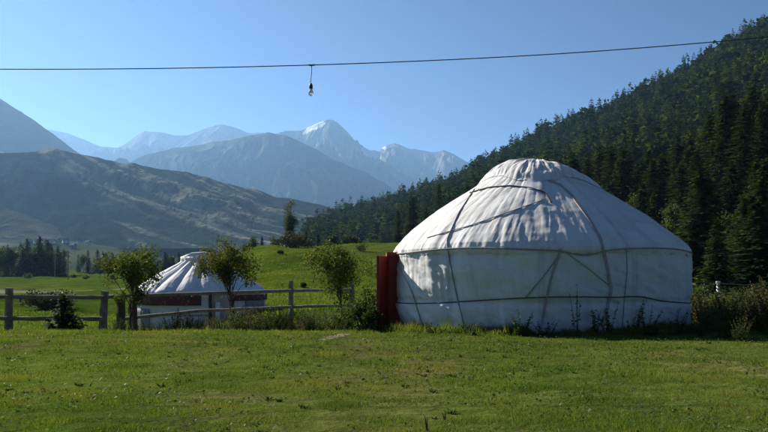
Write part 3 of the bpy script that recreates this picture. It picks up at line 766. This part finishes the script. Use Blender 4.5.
# ------------------------------------------------------------------ small yurt beyond the fence
Y2 = Yurt(0, 0, 1, 0, seed=33, puff=.04)
Y2.kz = .86; Yd2 = 37.0; k2 = 2.80/3.3
Y2.cx, Y2.cy, Y2.k = (201-PX)*Yd2/F, Yd2, k2
Y2.dz = EYE-(292-PY0)*Yd2/F - 1.6*k2
y2 = empty('yurt', (Y2.cx, Y2.cy, Y2.dz)); tag(y2, 'small white yurt with a ribbed roof and red woven band behind the fence', 'yurt')
TH2 = np.linspace(0, 2*math.pi, 500, endpoint=False)
zz = np.linspace(-.5, 1.63, 60); Zg, Tg = np.meshgrid(zz, TH2, indexing='ij'); rr = Y2.wall_r(Zg, Tg)*k2
child(link_mesh('wall_cover', grid_mesh('wall_cover', np.stack([Y2.cx+rr*np.cos(Tg), Y2.cy+rr*np.sin(Tg), Zg*k2+Y2.dz], -1), True), M['canvas_grey']), y2)
Sg, Tg = np.meshgrid(np.linspace(0, .9, 80), TH2, indexing='ij'); r_, z_ = Y2.roof(Sg, Tg, .03)
ribs = (np.abs(np.sin(Tg*9))**.6-.5)*.13*np.sin(np.pi*np.clip(Sg*1.02+.02, 0, 1))**.5
r_ = r_+ribs*.5; z_ = z_+ribs*.8
low = np.stack([Y2.cx+(r_[0]+.02)*np.cos(TH2), Y2.cy+(r_[0]+.02)*np.sin(TH2), z_[0]-.14-.05*vnoise(TH2*20, TH2*0, 5)], -1)[None]
child(link_mesh('roof_cover', grid_mesh('roof_cover', np.concatenate([low, np.stack([Y2.cx+r_*np.cos(Tg), Y2.cy+r_*np.sin(Tg), z_], -1)], 0), True), M['canvas_blue']), y2)
TH_keep = TH; TH = TH2
cc_ = crown_cloth(Y2, lambda T: .80 - .10*np.clip(np.cos(T-2.9), 0, 1) + .02*np.sin(T*4), 90, .12)
TH = TH_keep
child(link_mesh('crown_cover', grid_mesh('crown_cover', cc_, True), M['white']), y2)
MBt = MB()   # rolled felt lying folded on the crown
MBt.tube([(Y2.cx-.75, Y2.cy-.2, Y2.dz+3.22*k2), (Y2.cx-.3, Y2.cy-.35, Y2.dz+3.42*k2), (Y2.cx+.2, Y2.cy-.2, Y2.dz+3.52*k2), (Y2.cx+.5, Y2.cy, Y2.dz+3.46*k2)], [.16, .17, .15, .09], 9, wob=.2)
child(MBt.build('crown_roll', M['white'], None, True), y2)
def band(yt, root, a0, a1, z0, z1, off, mat, name, n=60):
    P = []
    for z in np.linspace(z0, z1, 6):
        row = []
        for a in np.linspace(a0, a1, n):
            r_ = float(yt.rz(np.array(z), np.array(a)))*yt.k+off; row.append((yt.cx+r_*math.cos(a), yt.cy+r_*math.sin(a), yt.dz+z*yt.k))
        P.append(row)
    o = link_mesh(name, grid_mesh(name, np.array(P)), mat)
    md = o.modifiers.new('thick', 'SOLIDIFY'); md.thickness = .02; md.offset = 1
    return child(o, root)
def carpet_mat():
    m, t, b, o = new_mat('woven_band'); v = coords(t)
    w1 = N(t, 'ShaderNodeTexVoronoi', Scale=5.5); w1.distance = 'MANHATTAN'; t.links.new(v, w1.inputs['Vector'])
    c = ramp(t, w1.outputs['Distance'], [(.12, (.50, .32, .22)), (.2, (.22, .05, .035)), (.42, (.30, .07, .045)), (.5, (.10, .035, .035))])
    t.links.new(c, b.inputs['Base Color']); b.inputs['Roughness'].default_value = .9; return m
M['carpet'] = carpet_mat()
band(Y2, y2, 3.4, 4.93, 1.02, 1.50, .06, M['carpet'], 'woven_band')
band(Y2, y2, 5.42, 6.6, 1.22, 1.50, .06, M['carpet'], 'woven_band')
band(Y2, y2, 3.5, 6.0, 1.50, 1.57, .05, M['strap'], 'trim_band')
band(Y2, y2, 3.5, 6.1, .52, .60, .05, M['strap'], 'lower_band')
band(Y2, y2, 5.62, 6.1, .05, 1.20, .05, M['felt'], 'felt_panel')
band(Y2, y2, 3.7, 4.1, -.2, .85, .04, M['felt'], 'felt_panel')
# wooden door of the small yurt
a2 = 5.22; nn = Vector((math.cos(a2), math.sin(a2), 0)); tt = Vector((-nn.y, nn.x, 0)); cc = Vector((Y2.cx, Y2.cy, Y2.dz))+nn*3.27*k2; rz2 = math.atan2(tt.y, tt.x)
fm = MB()
for sg in (-1, 1): fm.box(cc+tt*sg*.47+Vector((0, 0, .58)), (.09, .2, 1.5), rz2)
fm.box(cc+Vector((0, 0, 1.37)), (1.05, .22, .09), rz2); child(fm.build('door_frame', M['darkwood']), y2)
dr = MB().box(cc+Vector((0, 0, .58)), (.84, .05, 1.48), rz2)
for sg in (-1, 1):
    for zc in (.25, .95): dr.box(cc+tt*sg*.2+nn*.03+Vector((0, 0, zc)), (.30, .02, .55), rz2)
child(dr.build('door', M['strap']), y2)
child(MB().box(cc-tt*.20+nn*.13+Vector((0, 0, .45)), (.18, .05, 1.1), rz2).build('door_flap', M['white']), y2)

# ------------------------------------------------------------------ fence
fence = empty('fence', (at(105, 335, 22.3).x, 22.3, -.5)); tag(fence, 'weathered two-rail wooden fence running across the meadow before the small yurt', 'fence')
def rail_px(pts, th=.055, name='rail', mat='wood'):
    P = []
    for (a, Ya, b, Yb) in [(pts[i], None, pts[i+1], None) for i in range(len(pts)-1)]:
        p0, p1 = at(*a), at(*b)
        for i in range(8): P.append(p0.lerp(p1, i/8)+Vector((0, 0, rnd.uniform(-.008, .008))))
    P.append(at(*pts[-1]))
    child(MB().tube(P, [th*rnd.uniform(.85, 1.1) for _ in P], 7, wob=.06).build(name, M[mat]), fence)
def post_px(px, pytop, Yd, wpx, root, mat='wood', name='post', lean=0.):
    p = at(px, pytop, Yd); g = gz(p.x, Yd)-.3; w_ = wpx*Yd/F/2
    n = 8; P = [Vector((p.x+lean*(1-i/n), Yd, g+(p.z-g)*i/n)) for i in range(n+1)]
    o = MB().tube(P, [w_*(1.12-.2*i/n) for i in range(n+1)], 7, wob=.09).build(name, M[mat])
    return child(o, root)
for (px, pt, Yd, wp, ln) in [(-85, 286, 21.2, 8, 0), (9.5, 288, 21.9, 8, -.03), (105, 291, 22.2, 8, -.09), (291, 281, 30, 5.2, 0)]:
    post_px(px, pt, Yd, wp, fence, lean=ln)
rail_px([(-90, 296, 21.1), (9, 297, 21.75), (105, 297.5, 22.05)])
rail_px([(-90, 317, 21.1), (9, 318.5, 21.75), (105, 319, 22.05)])
rail_px([(106, 297, 22.3), (122, 296.5, 23.4)])
rail_px([(120, 296, 23.4), (291, 290.5, 29.85)])
rail_px([(120, 319, 23.4), (200, 311, 26.5), (291, 307, 29.85)])
rail_px([(291, 290.5, 29.85), (352, 290, 32.4)])
rail_px([(291, 307, 29.85), (352, 305, 32.4)])
post_px(352, 282, 32.5, 5, fence)
gatep = empty('gate_post', (at(121, 330, 23.4).x, 23.4, -.6)); tag(gatep, 'thick dark post beside the leaning fence post, left one of the dark pair', 'post')
post_px(121, 293.5, 23.4, 9, gatep, 'darkwood', 'post')
gp2 = empty('gate_post', (at(133, 330, 23.8).x, 23.8, -.6)); tag(gp2, 'dark post half hidden by the leafy young tree, right one of the dark pair', 'post')
post_px(133, 296, 23.8, 9, gp2, 'darkwood', 'post')
# white stake and line on the right
stake = empty('stake', (at(718, 330, 22).x, 22, gz(at(718, 330, 22).x, 22))); tag(stake, 'short stake wrapped in white tape among the weeds right of the big yurt', 'stake')
p = at(718, 282, 22)
o = MB().tube([(p.x, 22, -.6), (p.x, 22, p.z-.5), (p.x+.01, 22, p.z-.02)], [.035, .033, .03], 8).build('stake', M['darkwood']); child(o, stake)
P = [Vector((p.x+.045*math.cos(i*.9)*(.8+.3*math.sin(i)), 22+.045*math.sin(i*.9), p.z-.52*i/40)) for i in range(41)]
child(MB().tube(P, [.018+.010*math.sin(i*1.7) for i in range(41)], 6).build('tape', M['white'], None, True), stake)
child(MB().tube([(p.x, 22, p.z-.04), (p.x, 22, p.z+.02)], [.05, .055], 8).build('cap', M['white']), stake)
o = MB().tube([at(690, 285, 20.2), at(705, 286, 21.1), p-Vector((0, 0, .03)), at(745, 285, 23.4), at(790, 283, 25)], .009, 5).build('line', M['rope'])
tag(o, 'thin cord stretched from the big yurt over the taped stake', 'cord')

# ------------------------------------------------------------------ overhead wire with a bulb
WY = 12.0
wp = [(-420, 62), (-200, 67.5), (0, 69.3), (100, 69.2), (200, 68), (311, 65.2), (400, 62), (500, 57.4), (600, 51.3), (727, 41), (800, 34), (1000, 12), (1250, -22)]
xs = np.linspace(-420, 1250, 120); ws = np.array(wp, float)
yy_ = np.interp(xs, ws[:, 0], ws[:, 1]); yy_ = np.convolve(np.pad(yy_, 4, mode='reflect', reflect_type='odd'), np.ones(9)/9, 'valid')
wpts = [at(a, b, WY) for a, b in zip(xs, yy_)]
o = MB().tube(wpts, .0068, 6).build('overhead_wire', M['wire'], None, True); tag(o, 'thin dark electric wire stretched across the sky', 'wire')
for q, lab in ((wpts[0], 'wooden pole holding the overhead wire on the left'), (wpts[-1], 'wooden pole holding the overhead wire on the right')):
    pl = empty('wire_pole', (q.x, q.y, 0)); tag(pl, lab, 'pole', 'poles of the overhead wire')
    child(MB().tube([(q.x, q.y, -.4), (q.x, q.y, q.z+.25)], [.11, .08], 10).build('pole', M['wood']), pl)
    child(MB().tube([(q.x-.02, q.y, q.z-.06), (q.x, q.y, q.z+.05)], [.03, .04], 8).build('insulator', M['white']), pl)
b0 = at(311, 65.3, WY)
bulb = empty('hanging_bulb', b0); tag(bulb, 'bare clear light bulb in a black socket hanging from the wire', 'light bulb')
zb_ = at(311, 84, WY).z-b0.z
MB().tube([(.005, 0, 0), (.012, 0, -.05), (.004, 0, -.15), (-.006, 0, zb_+.02), (0, 0, zb_)], .005, 6).build('cord', M['wire'], bulb)
MB().tube([(-.03, 0, .004), (.012, 0, .0), (.05, 0, .006)], .012, 6).build('wire_wrap', M['wire'], bulb)
MB().tube([(0, 0, zb_+.012), (0, 0, zb_), (0, 0, zb_-.02), (0, 0, zb_-.065), (0, 0, zb_-.07)], [.008, .018, .025, .026, .02], 14).build('socket', M['wire'], bulb, True)
gm, gt, gb, go = new_mat('bulb_glass'); gb.inputs['Base Color'].default_value = (.95, .96, .98, 1); gb.inputs['Roughness'].default_value = .08
gb.inputs['Transmission Weight'].default_value = .75; gb.inputs['IOR'].default_value = 1.3
prf = [(0, .019), (-.012, .020), (-.028, .026), (-.048, .036), (-.068, .039), (-.086, .034), (-.098, .022), (-.104, .006)]
MB().tube([(0, 0, zb_-.069+a) for a, _ in prf], [r_ for _, r_ in prf], 18).build('bulb', gm, bulb, True)

# ------------------------------------------------------------------ young trees, bushes and weeds
def place_broad(name, px, pyb, Yd, cpx, cy0, cy1, cw, n, leaf, mat, label, seed, r0=.035, clumps=24, cat='tree'):
    x = (px-PX)*Yd/F; g = gz(x, Yd); k = Yd/F
    cx = (cpx-px)*k; cz = EYE+(PY0-(cy0+cy1)/2)*k-g
    return broad_tree(name, (x, Yd, g), 1, (cx, 0, cz), (cw*k/2, cw*k/2*.9, (cy1-cy0)*k/2), n, leaf, M[mat], label, cat, None, r0, clumps, seed, hollow=.45, cs=.74)
t1 = place_broad('young_fruit_tree', 134, 335, 22.6, 131, 240, 301, 70, 7000, .058, 'apple', 'young leafy fruit tree growing by the dark gate posts', 301, clumps=38)
t2 = place_broad('young_fruit_tree', 231, 333, 24.5, 228, 238, 290, 70, 7500, .058, 'autumn', 'young tree with yellowing crown before the small yurt', 302, clumps=40)
t3 = place_broad('young_fruit_tree', 343, 333, 23.0, 337, 232, 304, 70, 8500, .056, 'apple', 'young leafy tree left of the red door', 303, clumps=44)
# reddish apples on the left tree
ap = M['apple_skin']
for i in range(9):
    a = rnd.uniform(0, 6.28); rr_ = rnd.uniform(.1, .6)
    c = Vector((-.08+rr_*math.cos(a), rr_*math.sin(a)-.1, 1.7+rnd.uniform(-.6, .5)+.15))
    MB().tube([c+Vector((0, 0, z)) for z in (-.024, -.018, 0, .016, .022)], [.006, .018, .025, .019, .006], 8).build('apple', ap, t1, True)
def small_spruce(px, Yd, wpx, hpx, label, seed, levels=30, nb=13):
    x = (px-PX)*Yd/F; k = Yd/F; g = gz(x, Yd)
    rt = empty('young_spruce', (x, Yd, g)); tag(rt, label, 'tree')
    q = conifer_quads(hpx*k, wpx*k/2, levels, nb, 6, seed, .0, 1.9, .05)
    link_mesh('crown', np_mesh('crown', q, 4), M['needles'], rt)
    MB().tube([(0, 0, -.05), (0, 0, hpx*k*.95)], [.025, .006], 7).build('trunk', M['bark'], rt)
small_spruce(64, 21.3, 44, 40, 'small dark young spruce in front of the left fence panel', 401)
small_spruce(178, 22.0, 17, 28, 'little light green sapling before the small yurt', 402, 16, 7)
leaf_bush('bush', 345, 22.6, 30, 34, M['apple'], 'leafy shoots round the foot of the young tree left of the red door', n=2200, leaf=.055, seed=64, clumps=22)
leaf_bush('bush', 363, 18.6, 40, 50, M['shrub'], 'dark upright bush in front of the red door', n=3200, leaf=.055, seed=61, clumps=26)
leaf_bush('bush', 371, 18.2, 22, 30, M['shrub'], 'low dark bush at the foot of the red door', n=1300, leaf=.05, seed=62)
leaf_bush('bush', 657, 15.6, 27, 13, M['clover'], 'round bright green bush at the foot of the yurt wall', n=1500, leaf=.035, seed=63)
def weed(px, Yd, hpx, label, seed, mat='weed', spread=.18, stems=5, leaf=.06, name='weed', group=None, cat='plant', dz=0., dens=26):
    r = np.random.RandomState(seed); x = (px-PX)*Yd/F; k = Yd/F; g = gz(x, Yd)+dz; H_ = hpx*k
    rt = empty(name, (x, Yd, g)); tag(rt, label, cat, group); mb = MB(); Pl, Dl, Ll = [], [], []
    for s_ in range(stems):
        a = r.rand()*6.28; h = H_*r.uniform(.6, 1.0) if s_ else H_; b = Vector((math.cos(a), math.sin(a), 0))*spread*r.rand()*.5; e = Vector((math.cos(a), math.sin(a), 0))*spread*r.uniform(.3, 1.0)
        pts = [b + e*(t_**1.5) + Vector((0, 0, h*t_)) for t_ in (0, .25, .5, .75, 1)]
        mb.tube(pts, [.007, .006, .005, .004, .002], 5)
        for j in range(dens):
            t_ = r.uniform(.08, 1); q = b+e*(t_**1.5)+Vector((0, 0, h*t_)); aa = r.rand()*6.28
            Pl.append(tuple(q)); Dl.append((math.cos(aa), math.sin(aa), r.uniform(-.3, .7))); Ll.append(leaf*r.uniform(.6, 1.3)*(1.25-.6*t_))
    mb.build('stem', M['drystem'] if mat == 'drystem' else M['weed'], rt)
    L = np.array(Ll); link_mesh('leaves', np_mesh('leaves', leaf_quads(np.array(Pl), np.array(Dl), L, L*.45), 4), M[mat], rt)
    return rt
for i, (px, Yd, h, lab) in enumerate([
    (520, 15.6, 24, 'leafy weed before the middle of the yurt wall'), (577, 15.5, 46, 'tallest thin weed before the yurt wall, beside the brown strap'),
    (609, 15.7, 28, 'upright weed at the foot of the wide strap on the yurt'), (634, 16.2, 32, 'bushy weed right of the wide strap on the yurt'),
    (648, 16.4, 26, 'weed just left of the round green bush by the yurt'), (595, 15.8, 20, 'low weed between two taller ones before the yurt wall'),
    (676, 16.8, 20, 'weed close to the right end of the yurt wall'), (545, 15.5, 12, 'short weed near the middle of the yurt wall'),
    (470, 15.6, 9, 'tiny weed left of the middle of the yurt wall'), (430, 16.4, 8, 'tiny weed near the left end of the yurt wall')]):
    weed(px, Yd, h+5, lab, 500+i, 'shrub' if h > 25 else 'weed', .22 if h < 40 else .12, 7 if h < 40 else 4, .055)
# weeds along the fence and on the right: one of each kind, then copies
protos_w = []
for i in range(6): protos_w.append(weed(100+i, 24, 30, 'x', 600+i, ('weed', 'shrub', 'weed', 'drystem', 'shrub', 'drystem')[i], .42, 16, .062, dens=60))
used = set()
def put_weed(k, x, y, h, label, group):
    pr_ = protos_w[k]; s_ = h/(30*24/F)
    if k in used: r = copy_thing(pr_, (0, 0, 0))
    else: r = pr_; used.add(k)
    r.location = (x, y, gz(x, y)-.02); r.rotation_euler = (0, 0, rnd.uniform(0, 6.28)); r.scale = (s_*.9, s_*.9, s_)
    if k in (3, 5): label, group = 'dry brownish '+label[1], group+' (dry)'
    else: label = ('leafy ', 'dark leafy ')[k in (1, 4)]+label[1]; group = group+(' (dark)' if k in (1, 4) else ' (leafy)')
    tag(r, label, 'plant', group)
for i in range(46):
    px = rnd.uniform(236, 345); Yd = rnd.uniform(20.5, 24); put_weed(rnd.choice([0, 1, 2, 4, 0, 2, 5]), (px-PX)*Yd/F, Yd, rnd.uniform(.35, .85), ('', 'weed in the thicket along the right half of the fence'), 'weeds along the right half of the fence')
for i in range(34):
    px = rnd.uniform(112, 240); Yd = rnd.uniform(21, 24); put_weed(rnd.choice([0, 1, 2, 4, 3]), (px-PX)*Yd/F, Yd, rnd.uniform(.25, .6), ('', 'weed before the wall of the small yurt'), 'weeds before the small yurt')
for i in range(14):
    px = rnd.uniform(-10, 110); Yd = rnd.uniform(21.3, 23.5); put_weed(rnd.choice([0, 2, 3]), (px-PX)*Yd/F, Yd, rnd.uniform(.15, .3), ('', 'low weed under the left fence panels'), 'weeds under the left fence')
for i in range(85):
    px = rnd.uniform(688, 850); Yd = rnd.uniform(16.2, 24) if px > 705 else rnd.uniform(20.5, 24); h = rnd.uniform(.7, 1.45)*(1.0 if px > 730 else .8)
    put_weed(rnd.choice([0, 2, 2, 3, 0, 4, 5]), (px-PX)*Yd/F, Yd, h*(1 if Yd > 19 else .8), ('', 'weed in the tall thicket right of the big yurt'), 'weeds right of the big yurt')
for i in range(16):
    px = rnd.uniform(700, 860); Yd = rnd.uniform(13.8, 16.2)
    put_weed(rnd.choice([3, 5, 2, 0]), (px-PX)*Yd/F, Yd, rnd.uniform(.2, .45), ('', 'weed at the grass edge of the right thicket'), 'weeds at the edge of the right thicket')
for k in range(6):
    if k not in used: print('unused weed', k)
# bushes right behind the weeds
leaf_bush('bush', 748, 26, 84, 46, M['shrub'], 'dark bush behind the weeds at the right edge', n=2600, leaf=.1, seed=71)
leaf_bush('bush', 703, 25, 44, 46, M['shrub'], 'dark bush behind the right end of the big yurt', n=1800, leaf=.1, seed=72)
leaf_bush('bush', 790, 24, 60, 48, M['weed'], 'olive bush cut by the right edge of the view', n=2200, leaf=.09, seed=73)

# heap on the meadow, scattered tussocks
leaf_bush('brush_pile', 50, 62, 52, 15, M['brownbush'], 'low brown heap of brush on the meadow behind the left fence', 'heap', n=5000, leaf=.16, seed=95, clumps=34)
# ------------------------------------------------------------------ grass
def blades(n, y0, y1, h, wd, uw=.62):
    Y = np.sqrt(rs.uniform(y0*y0, y1*y1, n)); X = rs.uniform(-uw, uw, n)*Y
    cl = fbm(X/.35, Y/.35, 3, 30); keep = rs.rand(n) < np.clip(.72+cl*1.2, .4, 1)
    inside = np.hypot(X-Y1.cx, Y-Y1.cy) < 3.15; keep &= ~inside
    keep &= ~((np.abs(X+.87-.15*(Y-15.4)) < .22) & (Y > 14.3) & (Y < 16.6) & (rs.rand(n) < .55))
    X, Y, cl = X[keep], Y[keep], cl[keep]; n = len(X)
    Z = ground_z(X, Y)-.008; hh = h*rs.uniform(.45, 1.3, n)*(1+cl*1.1)*(1+.6*(rs.rand(n) < .03)); a = rs.rand(n)*6.283; ww = wd*rs.uniform(.6, 1.3, n)
    le = rs.uniform(.15, .9, n)*hh; b = rs.rand(n)*6.283
    sx, sy = np.cos(a)*ww/2, np.sin(a)*ww/2
    P0 = np.stack([X-sx, Y-sy, Z], -1); P1 = np.stack([X+sx, Y+sy, Z], -1); P2 = np.stack([X+np.cos(b)*le, Y+np.sin(b)*le, Z+hh], -1)
    return np.stack([P0, P1, P2], 1)
G = np.concatenate([blades(330000, 4.3, 9, .026, .0050), blades(300000, 9, 16.5, .030, .0085), blades(130000, 16.5, 24, .055, .016), blades(90000, 24, 60, .10, .045, .5), blades(150000, 60, 190, .11, .075, .3)])
tag(link_mesh('grass', np_mesh('grass', G, 3), M['grass']), 'short green grass of the meadow', 'grass', kind='stuff')
n = 26000; Y = np.sqrt(rs.uniform(4.3**2, 18**2, n)); X = rs.uniform(-.62, .62, n)*Y
kp = (fbm(X/.6, Y/.6, 3, 33) > .05) & (np.hypot(X-Y1.cx, Y-Y1.cy) > 3.3); X, Y = X[kp], Y[kp]; n = len(X)
P = np.stack([X, Y, ground_z(X, Y)+rs.uniform(.008, .04, n)], -1); a = rs.rand(n)*6.283
D = np.stack([np.cos(a), np.sin(a), rs.uniform(-.1, .6, n)], -1); L = rs.uniform(.014, .036, n)
tag(link_mesh('clover', np_mesh('clover', leaf_quads(P, D, L, L*.8), 4), M['clover']), 'low broad leaves spread through the lawn', 'ground cover', kind='stuff')
n = 260; Y = np.sqrt(rs.uniform(4.6**2, 17**2, n)); X = rs.uniform(-.6, .6, n)*Y; X += 0
P = np.stack([X, Y, ground_z(X, Y)+rs.uniform(.03, .07, n)], -1); Q = []
for k in range(5):
    a = k*1.2566; D = np.tile([math.cos(a), math.sin(a), .35], (n, 1)); L = rs.uniform(.004, .007, n); Q.append(leaf_quads(P, D, L, L*.8))
tag(link_mesh('small_flowers', np_mesh('small_flowers', np.concatenate(Q), 4), M['petal']), 'tiny white flowers scattered in the lawn', 'flowers', kind='stuff')
n = 800; Y = np.sqrt(rs.uniform(4.4**2, 22**2, n)); X = rs.uniform(-.62, .62, n)*Y
kp = (fbm(X/1.8, Y/1.8, 3, 37) > -.02) & (np.hypot(X-Y1.cx, Y-Y1.cy) > 3.4); X, Y = X[kp], Y[kp]; n = len(X); m = 26
X = np.repeat(X, m); Y = np.repeat(Y, m); a = rs.rand(n*m)*6.283; sz = np.repeat(rs.uniform(.02, .05, n), m)
X = X + np.cos(a)*sz*.35*rs.rand(n*m); Y = Y + np.sin(a)*sz*.35*rs.rand(n*m)
D = np.stack([np.cos(a), np.sin(a), rs.uniform(.3, 1.6, n*m)], -1); L = sz*rs.uniform(.6, 1.3, n*m)
tag(link_mesh('lawn_weeds', np_mesh('lawn_weeds', leaf_quads(np.stack([X, Y, ground_z(X, Y)], -1), D, L, L*.34), 4), M['clover']), 'tufts of broader leaved weeds in the lawn', 'ground cover', kind='stuff')
n = 26000; Y = np.sqrt(rs.uniform(4.4**2, 20**2, n)); X = rs.uniform(-.62, .62, n)*Y
kp = (fbm(X/1.4, Y/2.2, 3, 39) > .12); X, Y = X[kp], Y[kp]; n = len(X); a = rs.rand(n)*6.283
D = np.stack([np.cos(a), np.sin(a), rs.uniform(.1, 1.2, n)], -1); L = rs.uniform(.03, .075, n)
tag(link_mesh('dry_grass', np_mesh('dry_grass', leaf_quads(np.stack([X, Y, ground_z(X, Y)], -1), D, L, L*.12), 4), M['drystem']), 'patches of dry brown grass in the lawn', 'grass', kind='stuff')
# taller dry stems in the foreground
for i, (px, py, h, lab) in enumerate([(427, 431, .11, 'thin dark dry stalk at the bottom edge of the lawn'), (445, 420, .07, 'short dark dry stalk right of another near the bottom edge')]):
    Yd = EYE*F/(py-PY0); weed(px, Yd, h*F/Yd, lab, 900+i, 'drystem', .02, 2, .012, 'dry_stalk', dens=14)
# tufts of longer grass at the foot of the big yurt and along the lawn edge
n = 26000
a = rs.rand(n)*6.283; rr_ = 3.28+rs.rand(n)**2*.5; X = Y1.cx+rr_*np.cos(a); Y = Y1.cy+rr_*np.sin(a)
Z = ground_z(X, Y); hh = .13*rs.uniform(.3, 1.5, n)*(1+fbm(X*2, Y*2, 3, 35)*1.5); aa = rs.rand(n)*6.283; ww = .010
sx, sy = np.cos(aa)*ww, np.sin(aa)*ww; b = rs.rand(n)*6.283
T3 = np.stack([np.stack([X-sx, Y-sy, Z], -1), np.stack([X+sx, Y+sy, Z], -1), np.stack([X+np.cos(b)*hh*.4, Y+np.sin(b)*hh*.4, Z+hh], -1)], 1)
tag(link_mesh('long_grass', np_mesh('long_grass', T3, 3), M['grass']), 'longer grass growing round the foot of the big yurt', 'grass', kind='stuff')

build_haze()
